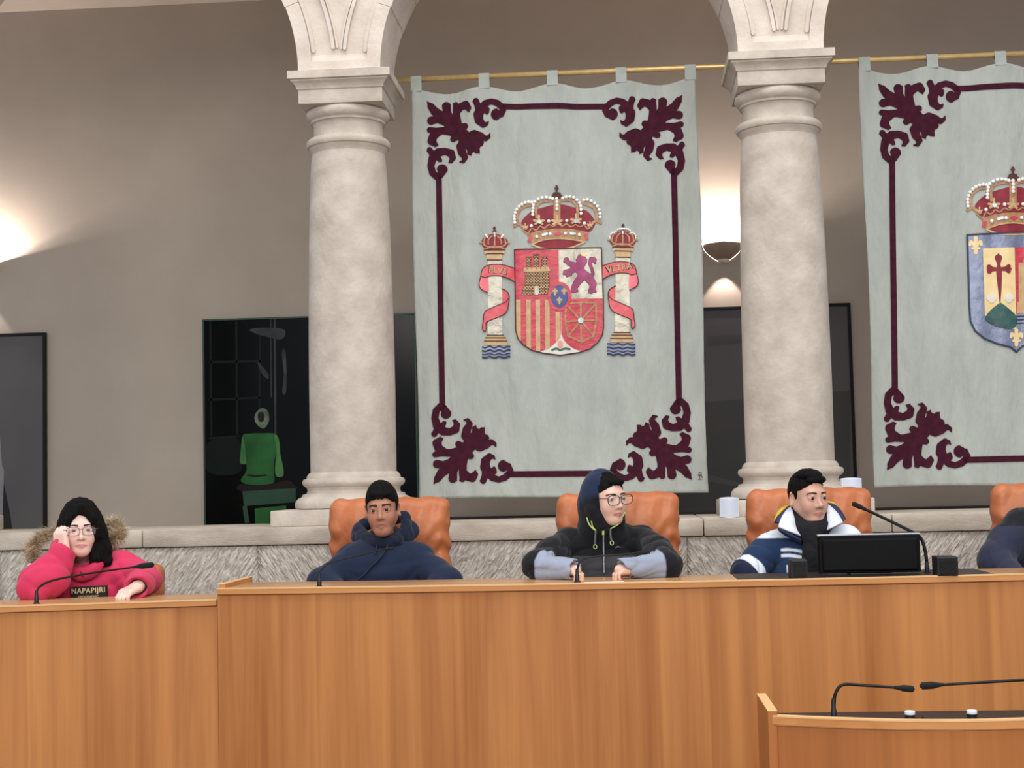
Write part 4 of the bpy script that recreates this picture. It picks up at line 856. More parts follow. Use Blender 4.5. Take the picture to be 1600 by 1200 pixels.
zi = zl-.03; po = [(x, y+.024) for x, y in cv]+[(xl1, YL+.25), (xl0, YL+.25)]
MB().prism(po, lambda p, s: (p[0], p[1], (zi-.02, zi)[s])).build('writing_surface', M['pad'], le)
for xs in (xl0, xl1):
    MB().box((xs-.012, YL+.0, 0), (xs+.012, YL+.31, zl+.012), .002).build('end_board', M['wood_lect'], le)
    MB().box((xs-.0125, YL-.001, zl+.012), (xs+.0125, YL+.311, zl+.0155), .001).build('end_board_lip', M['wood_pale'], le)

# ================================================================== MICROPHONES AND DESK THINGS
def mic(pts, Y, label, base=True, rs=.004, head=.075, rh=.010, ring=False, zsurf=None, sk=1.0):
    "gooseneck microphone: pts are its bends from the foot upward (px, py, Y)"
    P_ = [at(x, y, yy) for x, y, yy in pts]
    if zsurf is not None: P_[0] = np.array([P_[0][0], P_[0][1], zsurf])
    t = thing('gooseneck_microphone', P_[0], label, 'microphone', 'gooseneck microphones')
    sp = spline(P_, 10); L_ = np.concatenate([[0], np.cumsum(np.linalg.norm(np.diff(sp, axis=0), axis=1))]); tot = L_[-1]
    fi = np.linspace(0, tot, 90); C = np.stack([np.interp(fi, L_, sp[:, k]) for k in range(3)], 1)
    n1 = int(90*(1-head/tot)); n0 = max(int(90*.045/tot), 2)
    MB().tube(C[n0-1:n1+1], rs*np.linspace(1.05, .85, n1+2-n0), 10).build('neck', M['metal_dark'], t, True)
    hd = C[n1-1:]; s_ = np.linspace(0, 1, len(hd)); rr = np.where(s_ < .45, rs*1.0+(rh-rs)*np.clip(s_/.45, 0, 1)**1.5, rh)*np.sqrt(np.clip(1-np.clip((s_-.88)/.125, 0, 1)**2, .02, 1))
    MB().tube(hd, rr, 12).build('capsule', M['foam'], t, True)
    fp = P_[0]; f = MB(); f.lathe((fp[0], fp[1], fp[2]), [(r_, z_*sk) for r_, z_ in ((.0115, .0003), (.0115, .003), (.0080, .004), (.0078, .024), (.0062, .027), (.0055, .040), (.004, .046))], 18); f.build('socket', M['black'], t, angle=35)
    if ring: MB().lathe((fp[0], fp[1], fp[2]), [(.013, .0003), (.0155, .001), (.0155, .003), (.013, .0045)], 18, False).build('ring', M['chrome'], t, True)
    return t
mic([(57, 948, 5.1), (57, 925, 5.1), (66, 914, 5.11), (88, 905.5, 5.12), (140, 896, 5.13), (210, 886, 5.13), (241, 882, 5.13)], 5.1, 'gooseneck microphone in front of the girl in pink', zsurf=ZGT)
mic([(499, 909, 5.12), (499.5, 897, 5.12), (505, 887, 5.13), (520, 878, 5.14), (560, 868, 5.15), (596, 859.5, 5.15), (616, 856, 5.15)], 5.1, 'gooseneck microphone in front of the boy in the navy hoodie', head=.04, rh=.0055, rs=.003, zsurf=ZTOP)
mic([(902, 908, 5.12), (902.5, 890, 5.12), (905, 879, 5.12), (913, 873, 5.13), (935, 869, 5.14), (975, 866, 5.15), (1013, 863.5, 5.15)], 5.1, 'gooseneck microphone in front of the hooded boy with glasses', head=.06, rh=.0065, rs=.0032, zsurf=ZTOP)
mic([(1449, 900, 5.22), (1448, 878, 5.22), (1445, 858, 5.22), (1438, 840, 5.22), (1420, 828.5, 5.22), (1380, 809, 5.22), (1331, 786, 5.22)], 5.2, 'gooseneck microphone rising beside the computer monitor', head=.05, rh=.0085, rs=.0058, zsurf=ZTOP+.003)
mic([(1303, 1121, 4.0), (1303.5, 1098, 4.0), (1306, 1082, 4.0), (1317, 1070, 4.0), (1345, 1070.5, 4.0), (1395, 1074, 4.0), (1429, 1077, 4.0)], 4.0, 'left gooseneck microphone of the lectern desk, bent to the right', head=.052, rh=.0085, rs=.0042, ring=True, zsurf=zi, sk=1.45)
mic([(1722, 1112, 4.0), (1721, 1085, 4.0), (1712, 1066, 4.0), (1690, 1058, 4.0), (1640, 1060, 4.0), (1540, 1066, 4.0), (1437, 1072, 4.0)], 4.0, 'right gooseneck microphone of the lectern desk, pointing left', head=.06, rh=.0095, rs=.0042, ring=True, zsurf=zi, sk=1.45)
def knob(px, label, Y=3.97):
    c = at(px, 1124, Y); t = thing('desk_button', (c[0], Y, zi), label, 'button', 'buttons on the lectern desk')
    MB().lathe((c[0], Y, zi), [(.0125, 0.0002), (.0125, .026), (.0115, .027)], 20).build('collar', M['black'], t, angle=30)
    MB().lathe((c[0], Y, zi), [(.0132, .0272), (.0135, .029), (.0132, .035), (.0115, .0365)], 20).build('cap', M['white_plastic'], t, angle=40)
knob(1422, 'white topped button nearer the mics on the lectern desk'); knob(1519, 'white topped button nearer the right edge on the lectern desk')
c = at(1467, 1122, 4.0); props(MB().box((c[0]-.04, 3.96, zi+.0002), (c[0]+.04, 4.02, zi+.016), .003).build('control_panel', M['black']), 'flat black control panel between the white buttons', 'panel')
# monitor seen from behind
mY = 5.2; a, b = at(1279, 836, mY), at(1437, 832, mY); x0, x1 = a[0], b[0]; zt = (a[2]+b[2])/2; zb_ = ZTOP+.008
mon = thing('computer_monitor', ((x0+x1)/2, mY, ZTOP), 'black computer monitor seen from behind in front of the jacketed boy', 'monitor')
MB().box((x0, mY, zb_), (x1, mY+.03, zt-.004), .003).build('casing', M['screen_black'], mon)
V = [(x0+.012, mY-.012, zb_+.01), (x1-.012, mY-.012, zb_+.01), (x1-.012, mY-.012, zt-.03), (x0+.012, mY-.012, zt-.03)]
MB().box((x0+.01, mY-.012, zb_+.008), (x1-.01, mY+.004, zt-.016), .005).build('back_shell', M['screen_black'], mon)
MB().box((x0-.002, mY+.004, zt-.007), (x1+.002, mY+.034, zt), .002).build('top_bezel', M['silver'], mon)
MB().box((x0-.003, mY+.012, zb_), (x0, mY+.034, zt-.004), .001).build('side_bezel', M['screen_black'], mon)
MB().box((x0+.006, mY+.0301, zb_+.012), (x1-.006, mY+.033, zt-.012)).build('screen', M['pad'], mon)
MB().box(((x0+x1)/2-.07, mY-.02, ZTOP+.0032), ((x0+x1)/2+.07, mY+.1, ZTOP+.008), .002).build('stand', M['black'], mon)
def speaker(xa, xb, yt, Y, label, d=.09):
    a, b = at(xa, yt, Y), at(xb, yt, Y); zt = a[2]; z0 = ZTOP+.003
    t = thing('desk_speaker', ((a[0]+b[0])/2, Y, z0), label, 'speaker', 'small black desk speakers')
    MB().box((a[0], Y, z0), (b[0], Y+d, zt), .004).build('cabinet', M['black'], t)
    MB().box((a[0]+.006, Y-.003, z0+.006), (b[0]-.006, Y+.001, zt-.012), .001).build('grille', M['foam'], t)
    MB().box((a[0]+.004, Y-.0035, zt-.009), (b[0]-.004, Y, zt-.006)).build('trim_line', M['metal_dark'], t)
speaker(1235, 1262, 875, 5.06, 'small black desk speaker left of the monitor'); speaker(1464, 1497, 870, 5.04, 'small black desk speaker right of the monitor')
a, b = on_plane(913, 909, ZTOP), on_plane(975, 908, ZTOP)
pp = thing('paper_sheet', ((a[0]+b[0])/2, 5.07, ZTOP), 'small white printed card lying in front of the hooded boy', 'paper')
MB().box((a[0], 5.02, ZTOP+.0002), (b[0], 5.10, ZTOP+.0015)).build('sheet', M['paper'], pp)
for k in range(4): MB().box((a[0]+.02+k*.03, 5.04+.01*(k % 2), ZTOP+.0015), (a[0]+.035+k*.03, 5.05+.012*(k % 2), ZTOP+.0019)).build('printed_line', M['print_ink'], pp)
# white boxes on the parapet
def wbox(xa, xb, yt, Y, z0, label, rz):
    a, b = at(xa, yt, Y), at(xb, yt, Y); w_ = b[0]-a[0]; h = a[2]-z0
    t = thing('white_speaker', ((a[0]+b[0])/2, Y, z0), label, 'speaker', 'white boxes on the parapet'); V = []; F = []; n = 14
    ox, oy = (a[0]+b[0])/2, Y
    for i in range(n+1):
        s_ = 2*i/n-1; x = s_*w_/2; e = .0035*(1-s_*s_); y = -.022*(1-s_*s_)
        V += [(ox+x, oy+y, z0-.0+.0035-e), (ox+x, oy+y, z0+h-.004+e), (ox+x*.96, oy+.07, z0+h-.004+e), (ox+x*.96, oy+.07, z0+.0035-e)]
    for i in range(n):
        for k in range(4): F.append((i*4+k, i*4+4+k, i*4+4+(k+1) % 4, i*4+(k+1) % 4))
    F += [(0, 1, 2, 3), tuple(range(4*n+3, 4*n-1, -1))]; b_ = MB(); b_.add(V, F); b_.build('cabinet', M['white_plastic'], t, angle=40)
    V = []; F = []
    for i in range(n+1):
        s_ = (2*i/n-1); x = s_*w_/2*.9; y = -.022*(1-(s_*.9)**2)-.002; V += [(ox+x, oy+y, z0+.006), (ox+x, oy+y, z0+h-.007), (ox+x, oy+y+.006, z0+h-.007), (ox+x, oy+y+.006, z0+.006)]
    for i in range(n):
        for k in range(4): F.append((i*4+k, i*4+4+k, i*4+4+(k+1) % 4, i*4+(k+1) % 4))
    F += [(0, 1, 2, 3), tuple(range(4*n+3, 4*n-1, -1))]; b_ = MB(); b_.add(V, F); b_.build('grille', M['grille'], t, angle=40)
wbox(1124.5, 1154, 777, 6.562, ZL, 'white box speaker on the parapet left of the right column', 0)
zpl_ = ZC(795)
wbox(1315, 1346, 746.5, 6.68, zpl_, 'white box speaker peeking over the chair right of the right column', 0)

# ================================================================== CHAIRS
LEA = M['leather']
def chair_geom(t, w_, zt, low=False):
    cx, cy, z0 = OFF[t.name]; H = zt-z0; hb = w_/2
    # leather back: two padded shells, slightly reclined
    zb0 = z0+.42; zc = (zb0+zt)/2; hz = (zt-zb0)/2
    f = Sdf(); f.u(rbox((cx, cy, zc), (hb, .05, hz), .045), .01); f.u(ell((cx, cy-.035, zt-.13), (hb*.86, .05, .12)), .04)
    f.u(ell((cx, cy-.035, zc-.12), (hb*.86, .055, .2)), .04)
    g = wob(.0022, 26, 3)
    def crease(P):
        x = (P[:, 0]-cx)/hb; z = zt-P[:, 2]; edge = np.clip((np.abs(x)-.55)/.45, 0, 1)
        return g(P)+.006*edge*np.sin(z*75+3*np.sin(9*x)+2*x)*np.clip((z-.06)/.1, 0, 1)+.0035*np.sin(x*17+2*np.sin(z*14))*np.exp(-((z-.05)/.09)**2)
    V, F = nets(noisy(f, crease), (cx-hb-.05, cy-.16, zb0-.05), (cx+hb+.05, cy+.1, zt+.05), .006, smooth=2); mk('backrest', V, F, LEA, t, True)
    MB().box((cx-hb+.02, cy+.045, zb0+.02), (cx+hb-.02, cy+.075, zt-.05), .02, 3).build('back_shell', LEA, t, angle=50)
    f = Sdf(); f.u(rbox((cx, cy-.27, z0+.42), (hb, .27, .06), .05), .01); V, F = nets(noisy(f, wob(.002, 22, 5)), (cx-hb-.04, cy-.6, z0+.32), (cx+hb+.04, cy+.06, z0+.52), .01); mk('seat', V, F, LEA, t, True)
    for s_ in (-1, 1):
        MB().tube(spline([(cx+s_*(hb+.02), cy-.02, z0+.40), (cx+s_*(hb+.03), cy-.03, z0+.58), (cx+s_*(hb+.03), cy-.12, z0+.62), (cx+s_*(hb+.03), cy-.34, z0+.61), (cx+s_*(hb+.025), cy-.40, z0+.5), (cx+s_*(hb+.015), cy-.36, z0+.38)], 6), .02, 10).build('armrest', M['black'], t, True)
    MB().lathe((cx, cy-.25, z0), [(.03, .08), (.03, .3), (.09, .33), (.09, .37)], 16).build('pedestal', M['chrome'], t, angle=40)
    for k in range(5):
        a = k*2*math.pi/5+.3; ex, ey = cx+.26*math.cos(a), cy-.25+.26*math.sin(a)
        l = MB().tube([(cx, cy-.25, z0+.09), (ex, ey, z0+.065)], [.025, .016], 8).build('base_leg', M['chrome'], t, True)
        MB().tube([(ex-.012, ey, z0+.027), (ex+.012, ey, z0+.027)], .026, 12).build('caster', M['black'], l, True)
YCH = 5.97
def chair(px, pt, label, src=None, wpx=189):
    c = at(px, pt, YCH); return c
cc = at(608.5, 779, YCH); ch1 = thing('leather_armchair', (cc[0], YCH, ZF), 'tan leather high back armchair under the boy in the navy hoodie', 'chair', 'tan leather armchairs behind the desk')
chair_geom(ch1, 189/FPX*YCH, (cc[2]+at(964, 768, YCH)[2]+at(1262, 763, YCH)[2])/3)
for px, pt, lb in ((964, 768, 'tan leather high back armchair behind the hooded boy with glasses'), (1262, 763, 'tan leather high back armchair behind the boy in the white collared jacket'), (1646, 752, 'tan leather high back armchair at the right edge of the photo')):
    c = at(px, pt, YCH); copy_tree(ch1, (c[0], YCH, ZF), lb)
c = at(159, 881, YCH-.1); ch5 = thing('leather_armchair', (c[0], YCH-.1, ZF), 'low tan leather chair almost hidden behind the girl in pink', 'chair', 'tan leather armchairs behind the desk')
chair_geom(ch5, 196/FPX*YCH, c[2])
# ================================================================== PEOPLE
M['skin'] = mat('skin', (220, 180, 160), .5, attr=True, scale=30, bump=.08, bscale=180, dist=.002, spec=.35)
M['skin'].node_tree.nodes['Principled BSDF'].inputs['Subsurface Weight'].default_value = .08
M['skin'].node_tree.nodes['Principled BSDF'].inputs['Subsurface Radius'].default_value = (.01, .004, .002)
M['fabric'] = mat('garment_fabric', (128, 128, 128), .85, attr=True, scale=12, bump=.25, bscale=38, dist=.008, sheen=.12, spec=.2)
M['hair'] = mat('black_hair', (17, 14, 14), .7, (9, 8, 8), 14, 4, stretch=(6, 6, 1), bump=.9, bscale=36, dist=.006, spec=.12)
M['brow'] = mat('dark_brow_hair', (42, 31, 27), .8); M['eyew'] = mat('eye_white', (196, 188, 182), .3); M['iris'] = mat('dark_brown_iris', (34, 22, 17), .15)
M['lens'], N_, L_, b_ = node_mat('spectacle_lens'); b_.inputs['Base Color'].default_value = (1, 1, 1, 1); b_.inputs['Roughness'].default_value = .02; b_.inputs['Alpha'].default_value = .10
M['specs_d'] = mat('black_spectacle_frame', (24, 22, 26), .3); M['specs_p'] = mat('mauve_spectacle_frame', (96, 66, 78), .35)
M['cord'] = mat('grey_cord', (92, 92, 94), .8); M['lime'] = mat('lime_cord', (190, 216, 118), .6); M['navy_cord'] = mat('navy_cord', (22, 30, 52), .8)
M['zip'] = mat('silver_zip', (176, 176, 178), .35, (110, 110, 112), 200, metal=.6); M['fur'] = mat('tan_fur', (220, 203, 172), .9, (150, 126, 96), 25)
M['patch'] = mat('black_patch', (24, 20, 18), .7); M['patch_t'] = mat('gold_patch_lettering', (226, 204, 150), .5); M['badge'] = mat('pale_blue_badge', (190, 205, 226), .6)
M['scarf'] = mat('black_knit_scarf', (18, 19, 24), .95, (10, 11, 14), 60, bump=.6, bscale=90, dist=.005)
M['trouser'] = mat('dark_denim', (36, 40, 52), .85)
M['shoe'] = mat('dark_shoe', (30, 28, 28), .6)
def L3(c): return np.array(lin(c))
def head_field(slim=1.0, mouth=0.0, jaw=1.0):
    f = Sdf(); a = slim
    f.u(ell((0, .014, .030), (.074*a, .093, .080)), .01); f.u(ell((0, -.030, -.030), (.057*a, .058, .078)), .035)
    f.u(ell((0, -.058, -.090*jaw), (.021, .023, .019)), .03)
    for s in (-1, 1):
        f.u(cone((s*.049*a, .004, -.040), (s*.016, -.056, -.090*jaw), .020, .014), .03); f.u(ell((s*.034*a, -.060, -.034), (.025, .022, .027)), .028)
    f.u(cone((-.034*a, -.077, .020), (.034*a, -.077, .020), .008), .022)
    for s in (-1, 1): f.s(ell((s*.0325*a, -.100, -.001), (.0205, .0145, .0102)), .012)
    for s in (-1, 1):
        f.u(cone((s*.0495*a, -.0770, .000), (s*.0330*a, -.0905, .0082), .003, .0036), .004); f.u(cone((s*.0330*a, -.0905, .0082), (s*.0165*a, -.083, .002), .0036, .003), .004)
        f.u(cone((s*.0475*a, -.0785, -.004), (s*.0325*a, -.0870, -.0088), .0026), .004); f.u(cone((s*.0325*a, -.0870, -.0088), (s*.0180*a, -.082, -.004), .0026), .004)
    f.u(cone((0, -.083, .006), (0, -.1025, -.031), .0062, .0085), .013); f.u(cone((0, -.096, -.038), (0, -.1025, -.031), .006, .008), .008)
    for s in (-1, 1): f.u(ell((s*.0110, -.0915, -.0355), (.0070, .008, .0068)), .008)
    for s in (-1, 1): f.s(ell((s*.0060, -.096, -.0425), (.0034, .005, .003)), .003)
    m = mouth
    for s in (-1, 1):
        f.u(cone((s*.0240, -.0735, -.0655), (s*.003, -.0870, -.0625+m*.2), .0018, .0040), .008); f.u(cone((s*.0205, -.0755, -.0672), (0, -.0850, -.0715-m), .0018, .0048), .009)
    f.s(cone((-.014, -.0875, -.0664-m*.3), (.014, -.0875, -.0664-m*.3), .0012+m*.4), .003); f.s(cone((-.022, -.0800, -.0664), (.022, -.0800, -.0664), .0008), .003)
    for s in (-1, 1):
        Re = Rz(s*.55); f.u(ell((s*.081*a, .018, -.008), (.0068, .021, .033), Re), .008); f.s(ell((s*.0885*a, .009, -.006), (.006, .012, .021), Re), .006)
    return f
def head_colors(q, skin, lip, slim, mouth):
    "q: local points; natural skin tones with lips and cheek blush"
    c = np.tile(L3(skin), (len(q), 1)); x, y, z = q[:, 0], q[:, 1], q[:, 2]
    cz = -.0665-mouth*.4; w_ = np.clip(1.15-np.sqrt((x/.0265)**2+((z-cz)/(.0085+mouth))**2), 0, .35)/.35*.8*(y < -.072); c = c*(1-w_[:, None])+L3(lip)*w_[:, None]
    for s in (-1, 1):
        b = np.exp(-(((x-s*.040)/.018)**2+((z+.028)/.018)**2))*(y < -.04)*.25; c = c*(1-b[:, None])+(c*np.array([1.08, .80, .78]))*b[:, None]
    return c
def tfm(c, R, s): return lambda p: np.asarray(c)+s*(np.asarray(p, float)@np.asarray(R).T)
def hand_ops(f, wrist, R, s, side, curl, k=.006, thumb=.5):
    "side=+1: thumb on local +x. fingers along -y, palm facing -z"
    T_ = lambda p: np.asarray(wrist)+s*(np.asarray(R)@np.asarray(p, float))
    f.u(cone(T_((0, .05, 0)), T_((0, -.005, 0)), .023*s, .021*s), .02)
    f.u(rbox(T_((0, -.042, 0)), np.array((.036, .042, .0135))*s, .0125*s, R), .015)
    for i, (x, l) in enumerate(((.027, .064), (.0095, .071), (-.0085, .066), (-.026, .052))):
        x *= side; p = np.array((x, -.076+abs(x)*.12, .001)); a = 0; r = .0092
        for j, fr in enumerate((.45, .31, .24)):
            a += curl[j] if not isinstance(curl[0], (list, tuple)) else curl[i][j]
            d = np.array((x*.25*(1 if j == 0 else .3), -math.cos(a), -math.sin(a))); d /= np.linalg.norm(d); n = p+d*l*fr*1.05
            f.u(cone(T_(p), T_(n), r*s, (r-.0009)*s), .003 if j == 0 else .0025); p = n; r -= .0009
    b0, b1, b2, b3 = np.array((side*.018, -.012, -.006)), np.array((side*.042, -.036, -.012)), np.array((side*(.042-.012*thumb), -.064, -.020-.008*thumb)), np.array((side*(.036-.026*thumb), -.084, -.022-.012*thumb))
    f.u(cone(T_(b0), T_(b1), .014*s, .0112*s), .01); f.u(cone(T_(b1), T_(b2), .0108*s, .0095*s), .003); f.u(cone(T_(b2), T_(b3), .0095*s, .0078*s), .003)
def person(label, base, head, torso, skin, lip, slim, mouth, hands, jaw=1.0, neck=None, reso=.003, brow=1.0):
    """head=(centre, R, scale); torso=list of (a, b, ra, rb) bones; hands=list of (wrist, R, s, side, curl, thumb)"""
    hc, R, s = head; t = thing('person', base, label, 'person')
    hf = head_field(slim, mouth, jaw); f = Sdf(); f.u(local(hf, hc, R, s, .30), .01); W_ = tfm(hc, R, s)
    f.u(cone(W_((0, .022, -.05)), neck, .043*s*slim, .047*s), .02)
    nb_ = np.asarray(torso[0][0]); torso = [(nb_-np.array([0, 0, .085]), torso[0][1], .068, .09)]+[(a-np.array([0, 0, .012]), b, ra*.85, rb*.85) for a, b, ra, rb in torso[1:]]; f.u(cone(nb_, torso[0][0], .046*s, .05), .02)
    for a, b, ra, rb in torso: f.u(cone(a, b, ra, rb), .03)
    for h in hands: hand_ops(f, *h[:5], thumb=h[5])
    pts = [W_((0, 0, 0))]+[np.asarray(p) for q in torso for p in q[:2]]+[np.asarray(h[0]) for h in hands]; P_ = np.array(pts)
    V, F = nets(f, P_.min(0)-.19, P_.max(0)+.19, reso, 10)
    q = ((V-np.asarray(hc))@np.asarray(R))/s
    cl = np.tile(L3(skin), (len(V), 1)); near = np.linalg.norm(V-np.asarray(hc), axis=1) < .16; cl[near] = head_colors(q[near], skin, lip, slim, mouth)
    mk('body', V, F, M['skin'], t, True, cl)
    # eyes and brows
    for sd in (-1, 1):
        e = W_((sd*.0325*slim, -.0755, -.0005)); o = MB().ball(e, .0138*s, 18, 14).build('eye', M['eyew'], t, True)
        g = np.asarray(R)@np.array((.12*0, -1, -.05)); g /= np.linalg.norm(g); MB().ball(e+g*.0050*s, .0100*s, 14, 10).build('iris', M['iris'], o, True)
        pts = spline([(sd*.053*slim, -.068, .0165), (sd*.042*slim, -.0820, .0215), (sd*.027*slim, -.0885, .0215), (sd*.013*slim, -.0885, .0190)], 5)
        MB().tube([W_(p) for p in pts], np.linspace(.0020, .0042, len(pts))*s*brow, 8).build('eyebrow', M['brow'], t, True)
    return t, W_
def garment(name, f, lo, hi, col, parent, h=.0055, amp=.004, fr=16, seed=1, m='fabric', smooth=1):
    V, F = nets(noisy(f, wob(amp, fr, seed)) if amp else f, lo, hi, h, 8, smooth=smooth)
    c = col(V) if callable(col) else np.tile(L3(col), (len(V), 1)); return mk(name, V, F, M[m], parent, True, c)
def hair_cap(W, hc, R, s, slim, parent, line, infl=.009, seed=3, extra=None, name='hair', amp=.0025, fr=60, lift=0, side=.55):
    """short hair: inflated skull kept above a hairline z=line(y) given in head coordinates"""
    ys, zs = np.array(line).T
    def f(P):
        d = ell((0, .014, .030+lift), (.074*slim+infl*side, .093+infl, .080+infl+lift))(P)
        if extra: d = np.minimum(d, extra(P))
        d = d+wob(amp, fr, seed)(P*np.array([1, 1, .35], np.float32)); return np.maximum(d, (np.interp(P[:, 1], ys, zs)+.003*np.sin(P[:, 0]*260+2*np.sin(P[:, 0]*90))-P[:, 2])*.8)
    g = local(f, hc, R, s); V, F = nets(g, np.asarray(hc)-.16, np.asarray(hc)+.16, .0032); return mk(name, V, F, M['hair'], parent, True)
def legs(t, hips, knees, zf, col=None):
    f = Sdf(); sh = []
    for hp, kn in zip(hips, knees):
        f.u(cone(hp, kn, .075, .058), .02); f.u(cone(kn, (kn[0], kn[1]+.05, zf+.09), .056, .043), .02)
    f.u(cone(hips[0], hips[1], .09, .09), .04)
    P_ = np.array(list(hips)+list(knees)); V, F = nets(f, np.append(P_.min(0)[:2]-.12, zf), P_.max(0)+.13, .012); mk('trousers', V, F, M['trouser'], t, True)
    for kn in knees:
        g = Sdf().u(cone((kn[0], kn[1]+.05, zf+.045), (kn[0], kn[1]-.09, zf+.035), .042, .036), .01); V, F = nets(g, (kn[0]-.08, kn[1]-.16, zf-.02), (kn[0]+.08, kn[1]+.13, zf+.12), .01); mk('shoe', V, F, M['shoe'], t, True)
def glasses(W, s, t, mat_, rx=.026, rz=.0195, y=-.103, cx=.033, z=-.003, square=3.0, rr=.0016):
    g = bpy.data.objects.new('glasses', None); COL.objects.link(g); g.parent = t; OFF[g.name] = OFF[t.name]
    for sd in (-1, 1):
        lp = []
        for a in np.linspace(0, 2*math.pi, 40, endpoint=False):
            c_, s_ = math.cos(a), math.sin(a); k = (abs(c_)**square+abs(s_)**square)**(-1/square); lp.append((sd*cx+rx*k*c_, y+.06*max(0, sd*rx*k*c_), z+rz*k*s_))
        wl = [W(p) for p in lp]; MB().tube(wl, rr*s, 6, True).build('rim', mat_, g, True)
        mk('lens', wl, [list(range(len(wl)))], M['lens'], g)
        MB().tube([W(p) for p in spline([(sd*(cx+rx), y+.004, z+rz*.45), (sd*(cx+rx+.010), y+.012, z+rz*.45), (sd*.073, y+.06, z+.008), (sd*.077, .008, z+.008), (sd*.077, .026, z-.010)], 5)], rr*s, 6).build('temple', mat_, g, True)
    MB().tube([W(p) for p in spline([(-cx+rx*.98, y, z+rz*.35), (0, y-.004, z+rz*.55), (cx-rx*.98, y, z+rz*.35)], 5)], rr*s, 6).build('bridge', mat_, g, True)
rad = math.radians
HR = lambda yaw, pitch, roll: Rz(rad(yaw))@Rx(rad(pitch))@Ry(rad(roll))
LINE = [(-.2, .062), (-.085, .062), (-.072, .058), (-.060, .040), (-.045, .030), (-.022, .028), (-.018, -.018), (.000, -.022), (.004, .012), (.034, .010), (.040, -.030), (.062, -.070), (.2, -.078)]
bb = lambda pts, m: (np.min(pts, 0)-m, np.max(pts, 0)+m)
def tube_on(pts, r, name, m, t, n=8): return MB().tube(spline(pts, 6), r, n).build(name, M[m], t, True)

# ---------------------------------------------------------------- boy in navy hoodie
hc, R, s = J(597, 795.5, 5.62), HR(3, 2, -3.5), .87
nb = J(602, 850, 5.70); shl, shr = J(551, 877, 5.70), J(655, 875, 5.70); ell_, elr = J(505, 912, 5.58), J(697, 911, 5.58); wl, wr = J(560, 965, 5.42), J(650, 965, 5.42)
hl, hr_ = J(570, 1030, 5.68), J(640, 1030, 5.68)
tor = [(nb, J(602, 1000, 5.68), .10, .11), (shl, shr, .04, .04), (shl, ell_, .036, .032), (ell_, wl, .03, .024), (shr, elr, .036, .032), (elr, wr, .03, .024)]
flat = Rz(0)
t, W = person('boy in navy hoodie slouching in an armchair with mouth slightly open', (hc[0], 5.68, ZF), (hc, R, s), tor, (176, 124, 100), (150, 92, 82), .88, .0025,
    [(wl, Rz(rad(35)), .85, 1, (.3, .4, .3), .5), (wr, Rz(rad(-35)), .85, -1, (.3, .4, .3), .5)], neck=nb, jaw=1.0, brow=1.3)
hair_cap(W, hc, R, s, .88, t, [(a, min(b, .047)) for a, b in LINE], .011, 3, lift=.003, extra=lambda P: ell((0, -.055, .066), (.050, .034, .024))(P))
f = Sdf(); f.u(ell(J(602, 905, 5.70), (.165, .115, .16)), .02); f.u(cone(J(602, 900, 5.70), J(604, 1020, 5.68), .155, .16), .05); f.u(cone(shl, shr, .054, .054), .05)
f.u(cone(J(602, 862, 5.70), J(602, 843, 5.70), .085, .062), .05)
f.chain([shl, J(529, 894, 5.64), ell_, wl], [.058, .056, .053, .045], .025); f.chain([shr, J(676, 893, 5.64), elr, wr], [.058, .056, .053, .045], .025)
f.s(cone(J(600, 838, 5.69), J(599, 815, 5.66), .040, .047), .012)
garment('hoodie', f, *bb([shl, shr, ell_, elr, wl, wr, nb, J(604, 1030, 5.68)], .2), (27, 38, 62), t, amp=.009, fr=14, seed=4)
f = Sdf(); ring = [(560, 828, 5.75), (570, 838, 5.68), (585, 846, 5.62), (597, 850, 5.605), (612, 847, 5.615), (627, 838, 5.66), (634, 824, 5.70), (632, 808, 5.74), (610, 812, 5.78), (585, 815, 5.78), (566, 820, 5.77), (560, 828, 5.75)]
rp = spline([J(*q) for q in ring], 3); f.chain(list(rp), [.017]*len(rp), .012)
r2 = spline([J(*q) for q in [(556, 838, 5.74), (573, 850, 5.66), (597, 860, 5.62), (622, 850, 5.65), (645, 832, 5.72), (640, 820, 5.76)]], 3); f.chain(list(r2), [.016]*len(r2), .012)
garment('hood', f, *bb(list(rp)+list(r2), .05), (22, 31, 52), t, .0045, .006, 25, 8)
tube_on([J(589, 851, 5.585), J(588, 858, 5.575), J(587, 866, 5.57)], .0032, 'drawstring', 'navy_cord', t)
tube_on([J(606, 851, 5.59), J(601, 862, 5.565), J(590, 876, 5.555), J(580, 885, 5.553), J(572, 895, 5.552), J(560, 906, 5.55)], .0035, 'drawstring', 'navy_cord', t)
legs(t, (hl, hr_), (np.array([hl[0]-.06, 5.30, ZF+.47]), np.array([hr_[0]+.06, 5.30, ZF+.47])), ZF)

